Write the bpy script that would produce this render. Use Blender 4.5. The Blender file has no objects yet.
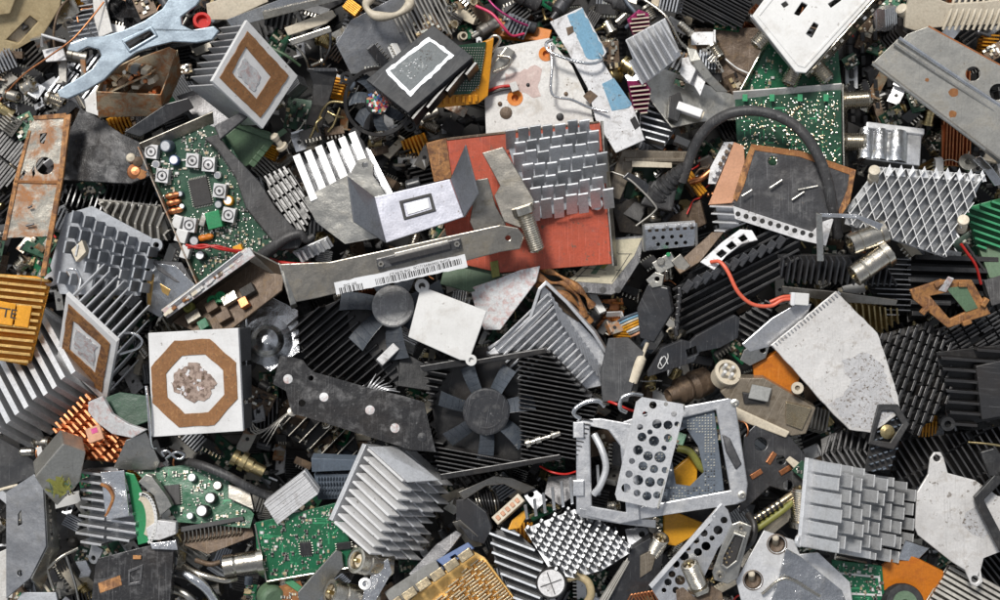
import bpy, math, random
from mathutils import Vector, Matrix
from mathutils.geometry import tessellate_polygon
S = 0.0006            # one modelling unit is 0.6 mm
D = 1500.0            # camera height over the middle of the heap, in units
SC = bpy.context.scene
COL = SC.collection
R_ = math.radians
def rng(*a): return random.Random('|'.join(str(x) for x in a))

# ------------------------------------------------------------------ materials
SPEC = dict(
 alu_face=dict(col=(.80,.80,.80),metal=.1,rough=.45,col2=(.62,.61,.60),pa=.6,ps=30,rr=.2,bump=.1,spot=.7,fine=.18),
 alu_speck=dict(col=(.66,.65,.64),metal=.25,rough=.46,col2=(.44,.41,.38),pa=.9,ps=11,thr=.53,rr=.3,bump=.25,spot=.7,sps=.11,sth=.62,fine=.3,scr=.5,grime=.6),
 alu_bare=dict(col=(.50,.50,.51),metal=.4,rough=.45,col2=(.24,.21,.19),pa=.9,ps=5,rr=.3,bump=.25,spot=.9,sps=.33,sth=.57),
 steel_ch=dict(col=(.50,.49,.45),metal=.85,rough=.40,col2=(.30,.28,.24),pa=.8,ps=28,rr=.3,bump=.2,spot=.7),
 soot=dict(col=(.010,.010,.011),metal=0,rough=.5,col2=(.03,.028,.026),pa=.7,ps=9,rr=.3,bump=.4),  # near-black tone that puts the shade of deep gaps into the colour
 orange_y=dict(col=(.72,.30,.012),metal=0,rough=.35,col2=(.60,.22,.01),pa=.6,ps=14,rr=.2,bump=.2,spot=.3),
 slate_r=dict(col=(.034,.038,.044),metal=0,rough=.55,col2=(.055,.06,.066),pa=.6,ps=16,rr=.2,bump=.1,lspot=.15,spec=.3),
 fin_mid=dict(col=(.54,.55,.56),metal=.6,rough=.36,col2=(.36,.36,.36),pa=.5,ps=14,rr=.3,bump=.15,spot=.3),
 alu=dict(col=(.66,.67,.69),metal=.85,rough=.30,col2=(.38,.38,.38),pa=.6,ps=22,rr=.35,bump=.25,spot=.3),
 alu_lt=dict(col=(.82,.83,.85),metal=.65,rough=.40,col2=(.55,.55,.54),pa=.5,ps=24,rr=.3,bump=.2,spot=.4),
 alu_white=dict(col=(.70,.70,.71),metal=.35,rough=.6,col2=(.36,.34,.33),pa=.8,ps=12,rr=.2,bump=.35,spot=.9,sps=.22,sth=.64),
 alu_dk   =dict(col=(.36,.37,.39),metal=1,rough=.45,col2=(.2,.2,.2),pa=.7,ps=22,rr=.25,bump=.3,spot=.3),
 fin_gray=dict(col=(.36,.38,.41),metal=.6,rough=.42,col2=(.22,.22,.23),pa=.5,ps=18,rr=.2,bump=.15),
 fin_warm=dict(col=(.50,.48,.44),metal=.6,rough=.42,col2=(.28,.26,.23),pa=.6,ps=18,rr=.2,bump=.15),
 steel    =dict(col=(.55,.54,.50),metal=1,rough=.34,col2=(.35,.33,.29),pa=.7,ps=20,rr=.3,bump=.35,spot=.5),
 steel_wm=dict(col=(.42,.395,.35),metal=1,rough=.36,col2=(.24,.215,.17),pa=.8,ps=24,rr=.3,bump=.25,spot=.7),
 steel_dk=dict(col=(.10,.10,.105),metal=.75,rough=.36,col2=(.19,.19,.19),pa=.6,ps=16,rr=.3,bump=.25,spot=.6),
 chrome   =dict(col=(.80,.81,.82),metal=1,rough=.14,col2=(.5,.48,.45),pa=.5,ps=14,rr=.25,bump=.6),
 zinc=dict(col=(.42,.50,.57),metal=.9,rough=.34,col2=(.28,.34,.39),pa=.7,ps=16,rr=.3,bump=.15,spot=.25),
 lilac=dict(col=(.60,.61,.69),metal=.6,rough=.36,col2=(.46,.46,.52),pa=.5,ps=24,rr=.2,bump=.2,spot=.7),
 black=dict(col=(.012,.012,.013),metal=0,rough=.34,col2=(.03,.03,.03),pa=.6,ps=14,rr=.25,bump=.15,spec=.5),
 black_ed=dict(col=(.035,.035,.037),metal=.2,rough=.3,col2=(.02,.02,.02),pa=.9,ps=9,rr=.3,bump=.1,spec=.6),
 black_pl=dict(col=(.018,.0185,.020),metal=0,rough=.42,col2=(.05,.05,.05),pa=.7,ps=12,rr=.3,bump=.3,spot=0),
 slate=dict(col=(.030,.032,.037),metal=0,rough=.34,col2=(.055,.058,.064),pa=.6,ps=16,rr=.3,bump=.15,lspot=.22),
 dark_sh=dict(col=(.024,.024,.026),metal=.2,rough=.28,col2=(.12,.12,.125),pa=.8,ps=15,rr=.35,bump=.3,lspot=.5),
 gray_pl  =dict(col=(.20,.205,.20),metal=0,rough=.5,col2=(.12,.12,.11),pa=.6,ps=16,rr=.2,bump=.25,spot=.4),
 bluegray =dict(col=(.10,.125,.16),metal=0,rough=.45,col2=(.06,.07,.085),pa=.6,ps=10,rr=.2,bump=.2),
 fan_bl=dict(col=(.055,.066,.082),metal=0,rough=.28,col2=(.10,.11,.12),pa=.6,ps=10,rr=.2,bump=.05),
 fan_hub=dict(col=(.026,.027,.031),metal=0,rough=.36,col2=(.08,.08,.08),pa=.7,ps=9,rr=.2,bump=.2,lspot=.4),
 hub_gr   =dict(col=(.30,.30,.30),metal=.5,rough=.42,col2=(.55,.55,.54),pa=.9,ps=8,rr=.2,bump=.4,spot=.5),
 rust     =dict(col=(.27,.11,.035),metal=0,rough=.8,col2=(.50,.26,.09),pa=.9,ps=7,rr=.2,bump=.9,spot=.5),
 pad_rust=dict(col=(.24,.11,.04),metal=0,rough=.75,col2=(.36,.19,.08),pa=.9,ps=4,rr=.2,bump=.6,spot=.9,sps=.35,sth=.6),
 rusty_st=dict(col=(.43,.41,.36),metal=.7,rough=.4,col2=(.36,.14,.035),pa=1,ps=18,thr=.47,rr=.3,bump=.4,spot=.8,nm=1),
 rusty_hv=dict(col=(.44,.36,.25),metal=.4,rough=.5,col2=(.33,.12,.03),pa=1,ps=12,thr=.45,rr=.3,bump=.8,spot=.9,nm=1),
 pcb=dict(col=(.010,.125,.055),metal=0,rough=.3,col2=(.02,.19,.085),pa=.7,ps=6,rr=.2,bump=.3,spec=.6),
 pcb_dk   =dict(col=(.010,.060,.032),metal=0,rough=.4,col2=(.03,.10,.05),pa=.7,ps=6,rr=.2,bump=.3),
 pcb_tr   =dict(col=(.05,.30,.14),metal=0,rough=.35,col2=(.02,.18,.08),pa=.5,ps=9),
 solder   =dict(col=(.75,.74,.66),metal=.9,rough=.3,col2=(.5,.42,.25),pa=.7,ps=8),
 gold=dict(col=(.85,.55,.20),metal=.75,rough=.3,col2=(.60,.34,.10),pa=.6,ps=14,rr=.2,bump=.3,spot=.4),
 gold_or=dict(col=(.80,.36,.03),metal=.35,rough=.32,col2=(.55,.21,.015),pa=.6,ps=14,rr=.2,bump=.2,spot=.4),
 brass    =dict(col=(.62,.50,.26),metal=1,rough=.3,col2=(.38,.28,.14),pa=.7,ps=9,rr=.2,bump=.3),
 palegold =dict(col=(.80,.66,.44),metal=1,rough=.24,col2=(.5,.36,.18),pa=.6,ps=9,rr=.2,bump=.3),
 nickel=dict(col=(.66,.62,.54),metal=1,rough=.24,col2=(.34,.30,.24),pa=.7,ps=8,rr=.2,bump=.3,spot=.6),
 copper   =dict(col=(.66,.28,.13),metal=1,rough=.4,col2=(.36,.13,.06),pa=.7,ps=9,rr=.2,bump=.3),
 cop_rust=dict(col=(.42,.20,.07),metal=.3,rough=.55,col2=(.13,.055,.025),pa=1,ps=8,thr=.44,rr=.2,bump=.6,spot=.8,sps=.22,sth=.62,nm=1),
 orange   =dict(col=(.62,.19,.015),metal=0,rough=.38,col2=(.42,.10,.01),pa=.6,ps=14,rr=.2,bump=.2,spot=.2),
 yellow   =dict(col=(.75,.36,.02),metal=0,rough=.4,col2=(.55,.24,.02),pa=.5,ps=14,rr=.2,bump=.1,spot=.2),
 red=dict(col=(.44,.080,.040),metal=0,rough=.42,col2=(.30,.05,.03),pa=.9,ps=20,rr=.3,bump=.25,spot=.85,sps=.16,sth=.62,scr=.2,grime=.6,lspot=.2),
 redwire  =dict(col=(.50,.02,.015),metal=0,rough=.35,col2=(.35,.02,.02),pa=.5,ps=6),
 pinkwire =dict(col=(.60,.04,.12),metal=0,rough=.35,col2=(.35,.02,.06),pa=.5,ps=6),
 coral    =dict(col=(.70,.13,.07),metal=0,rough=.4,col2=(.5,.08,.05),pa=.5,ps=8),
 magenta  =dict(col=(.32,.03,.13),metal=.5,rough=.4,col2=(.2,.02,.08),pa=.6,ps=8),
 blue_pt=dict(col=(.20,.40,.56),metal=0,rough=.5,col2=(.30,.44,.54),pa=.8,ps=9,spot=.8,sps=.25,sth=.62),
 blue_pl  =dict(col=(.05,.11,.28),metal=0,rough=.4,col2=(.08,.14,.28),pa=.6,ps=9),
 white=dict(col=(.64,.63,.61),metal=0,rough=.5,col2=(.46,.42,.37),pa=.8,ps=22,rr=.2,bump=.2,spot=.9),
 white_cl=dict(col=(.70,.70,.69),metal=0,rough=.4,col2=(.54,.52,.49),pa=.7,ps=26,rr=.2,bump=.1,spot=.5,fine=.15,sps=.12),
 ivory    =dict(col=(.64,.57,.45),metal=0,rough=.5,col2=(.45,.38,.28),pa=.6,ps=12,rr=.2,bump=.2,spot=.4),
 tan      =dict(col=(.50,.40,.23),metal=0,rough=.55,col2=(.33,.24,.12),pa=.7,ps=22,rr=.2,bump=.4,spot=.3),
 peach    =dict(col=(.60,.30,.17),metal=0,rough=.5,col2=(.46,.22,.13),pa=.6,ps=14,rr=.2,bump=.2,spot=.3),
 green_pl =dict(col=(.10,.17,.10),metal=0,rough=.5,col2=(.06,.10,.06),pa=.6,ps=12,rr=.2,bump=.3),
 green_br=dict(col=(.02,.24,.09),metal=0,rough=.4,col2=(.02,.18,.07),pa=.5,ps=12),
 grime=dict(col=(.022,.019,.017),metal=0,rough=.6,col2=(.06,.048,.036),pa=.9,ps=7,rr=.3,bump=.8),  # brown grime, darkened to put shade of the deep gaps into its colour
 umber=dict(col=(.12,.082,.055),metal=.3,rough=.5,col2=(.22,.15,.09),pa=.8,ps=8,rr=.3,bump=.7,spot=.5),
 paper=dict(col=(.74,.75,.77),metal=0,rough=.6,col2=(.62,.62,.64),pa=.5,ps=14,spot=.4,fine=.1),
 oldpaper =dict(col=(.55,.50,.36),metal=0,rough=.6,col2=(.42,.40,.30),pa=.7,ps=12,spot=.4),
 ink      =dict(col=(.02,.02,.022),metal=0,rough=.5,col2=(.05,.05,.05),pa=.4,ps=6),
 paste=dict(col=(.33,.25,.21),metal=0,rough=.75,col2=(.13,.09,.07),pa=1,ps=5,thr=.46,rr=.2,bump=.9,spot=.8),
 paste_gr =dict(col=(.62,.63,.64),metal=.2,rough=.55,col2=(.50,.30,.28),pa=.8,ps=6,thr=.48,rr=.2,bump=.6,spot=.5),
 pinkstain=dict(col=(.52,.40,.37),metal=0,rough=.6,col2=(.62,.52,.48),pa=.9,ps=7,spot=.8),
 labelgr=dict(col=(.13,.15,.16),metal=0,rough=.6,col2=(.30,.32,.32),pa=.9,ps=7,rr=.3,bump=.3),
 rubber=dict(col=(.038,.038,.040),metal=0,rough=.5,col2=(.085,.085,.085),pa=.7,ps=10,rr=.2,bump=.4,lspot=.4),
 amber=dict(col=(.26,.22,.17),metal=.3,rough=.2,col2=(.12,.09,.06),pa=.8,ps=9,rr=.2,bump=.3,spot=.6),
 olive    =dict(col=(.26,.26,.06),metal=0,rough=.5,col2=(.18,.2,.05),pa=.7,ps=5,spot=.4),
 void     =dict(col=(.010,.010,.010),metal=0,rough=.6,col2=(.02,.02,.02),pa=.5,ps=10),
)
MATS = {}
def M(name):
    if name in MATS: return MATS[name]
    s = SPEC[name]
    m = bpy.data.materials.new(name); m.use_nodes = True
    nt = m.node_tree; N = nt.nodes; L = nt.links
    bs = N['Principled BSDF']
    def nd(t, **k):
        n = N.new(t)
        for a, b in k.items(): setattr(n, a, b)
        return n
    def val(sock, v):
        if hasattr(v, 'is_linked') or hasattr(v, 'links'): L.new(v, sock)
        else: sock.default_value = v
    def math_(op, a, b=0.0, c=0.0, clamp=False):
        n = nd('ShaderNodeMath', operation=op, use_clamp=clamp)
        val(n.inputs[0], a); val(n.inputs[1], b); val(n.inputs[2], c); return n.outputs[0]
    tc = nd('ShaderNodeTexCoord'); oi = nd('ShaderNodeObjectInfo')
    off = math_('MULTIPLY', oi.outputs['Random'], 913.0)
    add = nd('ShaderNodeVectorMath', operation='ADD')
    L.new(tc.outputs['Object'], add.inputs[0]); L.new(off, add.inputs[1])
    V = add.outputs[0]
    def noise(scale, det=5, rough=.6, dist=0.0):
        n = nd('ShaderNodeTexNoise'); L.new(V, n.inputs['Vector'])
        n.inputs['Scale'].default_value = scale; n.inputs['Detail'].default_value = det
        n.inputs['Roughness'].default_value = rough; n.inputs['Distortion'].default_value = dist
        return n.outputs['Fac']
    def ramp(x, a, b):
        n = nd('ShaderNodeMapRange'); n.clamp = True
        val(n.inputs[0], x); n.inputs[1].default_value = a; n.inputs[2].default_value = b
        return n.outputs[0]
    def mix(fac, a, b):
        n = nd('ShaderNodeMix', data_type='RGBA'); val(n.inputs[0], fac)
        for i, c in ((6, a), (7, b)):
            if isinstance(c, tuple): n.inputs[i].default_value = (*c, 1)
            else: L.new(c, n.inputs[i])
        return n.outputs[2]
    thr = s.get('thr', .52)
    n1 = noise(1.0/s['ps'], 7, .68, .4)
    pt = ramp(n1, thr, thr+.14)
    fac = math_('MULTIPLY', pt, s.get('pa', .5))
    c = mix(fac, s['col'], s['col2'])
    n2 = noise(.45, 4, .7)
    c = mix(math_('MULTIPLY', ramp(n2, .40, .70), s.get('fine', .42)), c, tuple(x*.45 for x in s['col']))
    rough = math_('ADD', math_('MULTIPLY_ADD', n1, s.get('rr', .2), s['rough']-.5*s.get('rr', .2)), math_('MULTIPLY', fac, .14), clamp=True)
    sp = s.get('spot', .15)
    if sp:
        n3 = noise(s.get('sps', .16), 3, .75)
        f3 = math_('MULTIPLY', ramp(n3, s.get('sth', .66), s.get('sth', .66)+.05), sp)
        c = mix(f3, c, (.10, .075, .05))
        rough = math_('MULTIPLY_ADD', f3, .3, rough)
    if s.get('lspot'):
        n3 = noise(.22, 4, .8)
        c = mix(math_('MULTIPLY', ramp(n3, .62, .70), s['lspot']), c, (.34, .34, .34))
    if s.get('scr', .35 if s['metal'] > .15 or s.get('lspot') else .12):      # fine scratches in two directions
        ks = []
        for a_, sc_ in ((.4, (.9, .018, .3)), (2.0, (.8, .022, .3)), (-.35, (1.3, .03, .3))):
            mp = nd('ShaderNodeMapping'); L.new(V, mp.inputs['Vector']); mp.inputs['Rotation'].default_value = (0, 0, a_); mp.inputs['Scale'].default_value = sc_
            nn = nd('ShaderNodeTexNoise'); L.new(mp.outputs[0], nn.inputs['Vector']); nn.inputs['Scale'].default_value = 1; nn.inputs['Detail'].default_value = 2
            ks.append(ramp(nn.outputs['Fac'], .66, .72))
        f5 = math_('MULTIPLY', math_('MAXIMUM', ks[0], math_('MAXIMUM', ks[1], ks[2])), s.get('scr', .35 if s['metal'] > .15 or s.get('lspot') else .12))
        dk = sum(s['col']) > 1.0
        c = mix(f5, c, tuple(x*.5 for x in s['col']) if dk else tuple(min(1, x*2+.16) for x in s['col']))
    gr = noise(.022, 4, .6)          # uneven grime from long storage
    c = mix(math_('MULTIPLY', ramp(gr, .45, .75), s.get('grime', .35)), c, tuple(x*.5+y for x, y in zip(s['col'], (.030, .019, .010))))
    hv = nd('ShaderNodeHueSaturation'); L.new(c, hv.inputs['Color'])
    L.new(math_('MULTIPLY_ADD', oi.outputs['Random'], .26, .84), hv.inputs['Value'])
    L.new(hv.outputs[0], bs.inputs['Base Color'])
    L.new(rough, bs.inputs['Roughness'])
    if s.get('nm'):
        L.new(math_('MULTIPLY', math_('SUBTRACT', 1.0, fac), s['metal']), bs.inputs['Metallic'])
    else: bs.inputs['Metallic'].default_value = s['metal']
    if 'spec' in s: bs.inputs['Specular IOR Level'].default_value = s['spec']
    b = s.get('bump', .1)
    if b:
        n4 = noise(.035, 2, .5)
        h = math_('ADD', math_('MULTIPLY', n4, 3.0), math_('MULTIPLY_ADD', n1, .45, math_('MULTIPLY', n2, .3)))
        bp = nd('ShaderNodeBump'); L.new(h, bp.inputs['Height'])
        bp.inputs['Strength'].default_value = 1.0; bp.inputs['Distance'].default_value = b*S*1.6
        L.new(bp.outputs[0], bs.inputs['Normal'])
    MATS[name] = m
    return m

# ------------------------------------------------------------------ placing
def P(x, y, z=0.0):                       # point of the place at height z seen at photograph coordinate (x, y)
    k = (D - z)/D
    return Vector(((x-500)*k, (300-y)*k, z))
CAM = Vector((0, 0, D))

THINGS = []
GROUPS = {'heat sink': 'heat sinks thrown on the scrap heap', 'wire': 'loose wires in the scrap heap', 'circuit board': 'circuit boards in the scrap heap', 'coax socket': 'loose coax sockets', 'wire clip': 'spring wire clips', 'bracket': 'loose metal brackets', 'plug': 'barrel plugs along the top', 'fan': 'cooling fans', 'steel plate': 'loose steel plates', 'steel cover': 'loose steel plates', 'plastic block': 'loose plastic blocks', 'socket frame': 'processor socket frames', 'metal slab': 'grey metal slabs', 'tuner box': 'tin tuner boxes', 'pin comb': 'tufts of bare pins', 'lead': 'thin leads under the cream strap'}
class Part:
    def __init__(s, t, name, parent=None, bevel=.5, label=None, kind=None):
        s.t = t; s.name = name; s.parent = parent; s.bevel = bevel; s.label = label; s.kind = kind
        s.v = []; s.f = []; s.m = []; s.s = []; s.slots = []; s.subs = []
        s.r = rng(t.label, name, len(t.parts))
    def sub(s, name, **k):
        q = Part(s.t, name, s, **k); s.t.parts.append(q); return q
    def mi(s, mat):
        if mat not in s.slots: s.slots.append(mat)
        return s.slots.index(mat)
    def add(s, vs, fs, mat, smooth=False):
        n = len(s.v); s.v.extend([tuple(v) for v in vs]); i = s.mi(mat) if isinstance(mat, str) else None
        for k, f in enumerate(fs):
            s.f.append([n+j for j in f]); s.m.append(i if i is not None else s.mi(mat[k])); s.s.append(smooth)
        return s
    def box(s, c, sz, mat, rot=0, Mx=None):
        x, y, z = (a/2 for a in sz)
        vs = [Vector((i*x, j*y, k*z)) for k in (-1, 1) for i, j in ((-1,-1),(1,-1),(1,1),(-1,1))]
        Q = Mx if Mx is not None else Matrix.Rotation(R_(rot), 3, 'Z')
        vs = [Q @ v + Vector(c) for v in vs]
        return s.hexa(vs, mat)
    def hexa(s, vs, mat, top=None):       # 0-3 bottom, 4-7 top
        fs = [(3,2,1,0),(4,5,6,7),(0,1,5,4),(1,2,6,5),(2,3,7,6),(3,0,4,7)]
        return s.add(vs, fs, mat if not top else [mat, top, mat, mat, mat, mat])
    def lpoly(s, pts, z0, z1, mat, holes=(), top=None, edge=None):
        def area(p): return sum(p[i][0]*p[(i+1) % len(p)][1]-p[(i+1) % len(p)][0]*p[i][1] for i in range(len(p)))/2
        pts = [tuple(p[:2]) for p in pts]
        if area(pts) < 0: pts = pts[::-1]
        loops = [pts]
        for h in holes:
            h = [tuple(q[:2]) for q in h]
            loops.append(h if area(h) < 0 else h[::-1])
        flat = [p for l in loops for p in l]; n = len(flat)
        vs = [(x, y, z0) for x, y in flat] + [(x, y, z1) for x, y in flat]
        tf = []; bf = []
        if holes:
            for a, b, c in tessellate_polygon([[Vector((x, y, 0)) for x, y in l] for l in loops]):
                A, B, C = flat[a], flat[b], flat[c]
                cr = (B[0]-A[0])*(C[1]-A[1])-(B[1]-A[1])*(C[0]-A[0])
                if abs(cr) < 1e-6: continue
                if cr < 0: b, c = c, b
                tf.append((a+n, b+n, c+n)); bf.append((c, b, a))
        else:
            tf.append(tuple(range(n, 2*n))); bf.append(tuple(range(n-1, -1, -1)))
        if z1 < z0: raise ValueError('z order')
        wf = []; k = 0
        for l in loops:
            for i in range(len(l)):
                j = (i+1) % len(l); wf.append((k+i, k+j, n+k+j, n+k+i))
            k += len(l)
        fs = tf+bf+wf
        return s.add(vs, fs, [top or mat]*len(tf)+[mat]*len(bf)+[edge or mat]*len(wf))
    def px(s, x, y, h=0): return s.t.loc(x, y, h)
    def poly(s, pts, z0, z1, mat, holes=(), **k):   # outline by photograph coordinates on the plane z1 of the thing
        q = [s.px(x, y, z1) for x, y in pts]; hs = []; done = []
        for h in holes:
            if isinstance(h, tuple):
                x, y, r = h[:3]; c = s.px(x, y, z1)
                for a, b in zip(q, q[1:]+q[:1]):      # keep each hole clear of the outline and of its neighbours
                    ab = (b-a).to_2d(); kk = max(0, min(1, (c-a).to_2d().dot(ab)/max(ab.length_squared, 1e-9)))
                    r = min(r, (c.to_2d()-(a.to_2d()+ab*kk)).length-.7)
                for dx, dy, dr in done: r = min(r, math.hypot(c.x-dx, c.y-dy)-dr-.7)
                if r < .8: continue
                done.append((c.x, c.y, r))
                hs.append([(c[0]+r*math.cos(a*math.tau/18), c[1]+r*math.sin(a*math.tau/18)) for a in range(18)])
            else: hs.append([s.px(x, y, z1) for x, y in h])
        return s.lpoly(q, z0, z1, mat, hs, **k)
    def lathe(s, o, ax, prof, mat, seg=20, caps=True):   # prof: (radius, distance along ax)
        ax = Vector(ax).normalized(); u = ax.orthogonal().normalized(); w = ax.cross(u); o = Vector(o)
        for (r0, d0), (r1, d1) in zip(prof, prof[1:]):
            vs = []
            for r, d in ((r0, d0), (r1, d1)):
                vs += [o+ax*d+(u*math.cos(a*math.tau/seg)+w*math.sin(a*math.tau/seg))*r for a in range(seg)]
            s.add(vs, [(a, (a+1) % seg, seg+(a+1) % seg, seg+a) for a in range(seg)], mat, True)
        if caps:
            for (r, d), fl in ((prof[0], 1), (prof[-1], 0)):
                if r < .05: continue
                vs = [o+ax*d+(u*math.cos(a*math.tau/seg)+w*math.sin(a*math.tau/seg))*r for a in range(seg)]
                f = tuple(range(seg)); s.add(vs, [f[::-1] if fl else f], mat)
        return s
    def cyl(s, o, ax, r, h, mat, seg=20, ch=.12):
        c = min(r, h)*ch
        return s.lathe(o, ax, [(r-c, 0), (r, c), (r, h-c), (r-c, h)], mat, seg)
    def tube(s, pts, r, mat, seg=8, smooth=6, world=True):
        q = [s.t.wp(*p) if world else Vector(p) for p in pts]
        if smooth > 1 and len(q) > 2:
            e = [q[0]*2-q[1]]+q+[q[-1]*2-q[-2]]; o = []
            for i in range(1, len(e)-2):
                for k in range(smooth):
                    t = k/smooth; a, b, c, d = e[i-1:i+3]
                    o.append(.5*((2*b)+(c-a)*t+(2*a-5*b+4*c-d)*t*t+(3*b-a-3*c+d)*t**3))
            q = o+[q[-1]]
        up = None; rings = []
        for i, p in enumerate(q):
            d = (q[min(i+1, len(q)-1)]-q[max(i-1, 0)]).normalized()
            if up is None: up = d.orthogonal().normalized()
            up = (up-d*up.dot(d)).normalized(); w = d.cross(up)
            rr = r(i/(len(q)-1)) if callable(r) else r
            rings.append([p+(up*math.cos(a*math.tau/seg)+w*math.sin(a*math.tau/seg))*rr for a in range(seg)])
        vs = [v for g in rings for v in g]; fs = []
        for i in range(len(rings)-1):
            for a in range(seg):
                b = (a+1) % seg; fs.append((i*seg+a, i*seg+b, (i+1)*seg+b, (i+1)*seg+a))
        s.add(vs, fs, mat, True)
        s.add(rings[0], [tuple(range(seg))[::-1]], mat); s.add(rings[-1], [tuple(range(seg))], mat)
        return s
    def sheet(s, quads, th, mat, world=True):   # a bent strip: list of (left, right) edge points, thickness th
        L = [(s.t.wp(*a) if world else Vector(a), s.t.wp(*b) if world else Vector(b)) for a, b in quads]
        nm = []
        for i in range(len(L)-1):
            n = (L[i][1]-L[i][0]).cross(L[i+1][0]-L[i][0]).normalized()
            nm.append(n)
        vn = [nm[0]]+[(a+b).normalized()/max(.5, (a+b).length/2) for a, b in zip(nm, nm[1:])]+[nm[-1]]
        vs = []
        for (a, b), n in zip(L, vn): vs += [a, b, b-n*th, a-n*th]
        fs = [(0, 3, 2, 1)]
        for i in range(len(L)-1):
            o, p = i*4, i*4+4
            fs += [(o+k, o+(k+1) % 4, p+(k+1) % 4, p+k) for k in range(4)]
        o = (len(L)-1)*4; fs.append((o, o+1, o+2, o+3))
        return s.add(vs, fs, mat)
    def make(s, root, single=False):
        me = bpy.data.meshes.new(s.name)
        me.from_pydata(s.v, [], s.f); 
        for m in s.slots: me.materials.append(M(m))
        me.polygons.foreach_set('material_index', s.m); me.polygons.foreach_set('use_smooth', s.s)
        import bmesh
        if not any(s.s):
            bm = bmesh.new(); bm.from_mesh(me); bmesh.ops.recalc_face_normals(bm, faces=bm.faces[:]); bm.to_mesh(me); bm.free()
        me.update()
        o = bpy.data.objects.new(s.name, me)
        if s.bevel:
            b = o.modifiers.new('edge', 'BEVEL'); b.width = s.bevel*(S if single == 'world' else 1); b.segments = 1 if len(s.f) > 1500 else 2
            b.limit_method = 'ANGLE'; b.angle_limit = R_(40); b.use_clamp_overlap = True
        COL.objects.link(o)
        if s.label: o['label'] = s.label
        if s.kind: o['kind'] = s.kind
        return o

class T:
    def __init__(s, name, label, cat, cx, cy, z, rot=0, ld=0, lean=0, group=None, anchor=0.0, kind=None):
        s.name = name; s.label = label; s.cat = cat; s.group = group; s.kind = kind; s.parts = []; s.kids = []
        d = Vector((math.cos(R_(ld)), math.sin(R_(ld)), 0))
        s.R = Matrix.Rotation(R_(lean), 3, Vector((0, 0, 1)).cross(d)) @ Matrix.Rotation(R_(rot), 3, 'Z')
        s.o = P(cx, cy, z) - s.R @ Vector((0, 0, anchor)); s.Ri = s.R.transposed(); s.rot = rot
        THINGS.append(s)
    def wp(s, x, y, z=0): return s.Ri @ (P(x, y, z)-s.o)
    def loc(s, x, y, h=0):
        c = s.Ri @ (CAM-s.o); p = s.Ri @ (P(x, y, 0)-s.o); d = p-c
        k = (h-c.z)/d.z
        return c+d*k
    def p(s, name, **k):
        q = Part(s, name, None, **k); s.parts.append(q); return q
    def text(s, txt, x, y, h, size, rot, mat, name='lettering', parent=None, ex=.15):
        s.kids.append((txt, s.loc(x, y, h), size, rot-s.rot, mat, name, parent, ex))
    def build(s):
        Mx = Matrix.Translation(s.o*S) @ s.R.to_4x4() @ Matrix.Scale(S, 4)
        parts = [q for q in s.parts if q.f]
        if len(parts) == 1 and not s.kids and parts[0].name == s.name:
            root = parts[0].make(None); 
        else:
            root = bpy.data.objects.new(s.name, None); root.empty_display_size = 20; COL.objects.link(root)
            ob = {}
            for q in parts:
                o = q.make(root); ob[q] = o
                o.parent = ob[q.parent] if q.parent else root
            for txt, loc, size, rot, mat, name, parent, ex in s.kids:
                cu = bpy.data.curves.new(name, 'FONT'); cu.body = txt; cu.size = size; cu.extrude = ex
                cu.align_x = 'CENTER'; cu.align_y = 'CENTER'; cu.materials.append(M(mat))
                fo = bpy.data.objects.new(name, cu); COL.objects.link(fo); bpy.context.view_layer.update()
                me = bpy.data.meshes.new_from_object(fo.evaluated_get(bpy.context.evaluated_depsgraph_get())); bpy.data.objects.remove(fo); me.name = name
                o = bpy.data.objects.new(name, me); COL.objects.link(o); o.parent = ob[parent] if parent else root
                o.location = loc; o.rotation_euler = (0, 0, R_(rot))
        root.matrix_world = Mx
        root['label'] = s.label
        if s.kind: root['kind'] = s.kind
        else: root['category'] = s.cat
        g = s.group or GROUPS.get(s.cat)
        if g: root['group'] = g
        return root

# ------------------------------------------------------------------ generators
def circ(x, y, r, n=20, a0=0, sx=1, sy=1): return [(x+r*sx*math.cos(R_(a0)+a*math.tau/n), y+r*sy*math.sin(R_(a0)+a*math.tau/n)) for a in range(n)]
def rag(pts, amp=1.2, step=4, key=0):
    r = rng('rag', len(pts), pts[0][0], key); o = []
    for (x0, y0), (x1, y1) in zip(pts, pts[1:]+pts[:1]):
        d = math.hypot(x1-x0, y1-y0); n = max(1, int(d/step))
        for i in range(n): t = i/n; o.append((x0+(x1-x0)*t+r.uniform(-amp, amp), y0+(y1-y0)*t+r.uniform(-amp, amp)))
    return o
def rect(w, d, cx=0, cy=0, rot=0):
    c, s = math.cos(R_(rot)), math.sin(R_(rot))
    return [(cx+x*c-y*s, cy+x*s+y*c) for x, y in ((-w/2,-d/2),(w/2,-d/2),(w/2,d/2),(-w/2,d/2))]
def rrect(w, d, r, cx=0, cy=0):
    o = []
    for qx, qy, a in ((1,1,0),(-1,1,90),(-1,-1,180),(1,-1,270)):
        for k in range(4):
            t = R_(a+k*30); o.append((cx+qx*(w/2-r)+r*math.cos(t), cy+qy*(d/2-r)+r*math.sin(t)))
    return o
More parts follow.
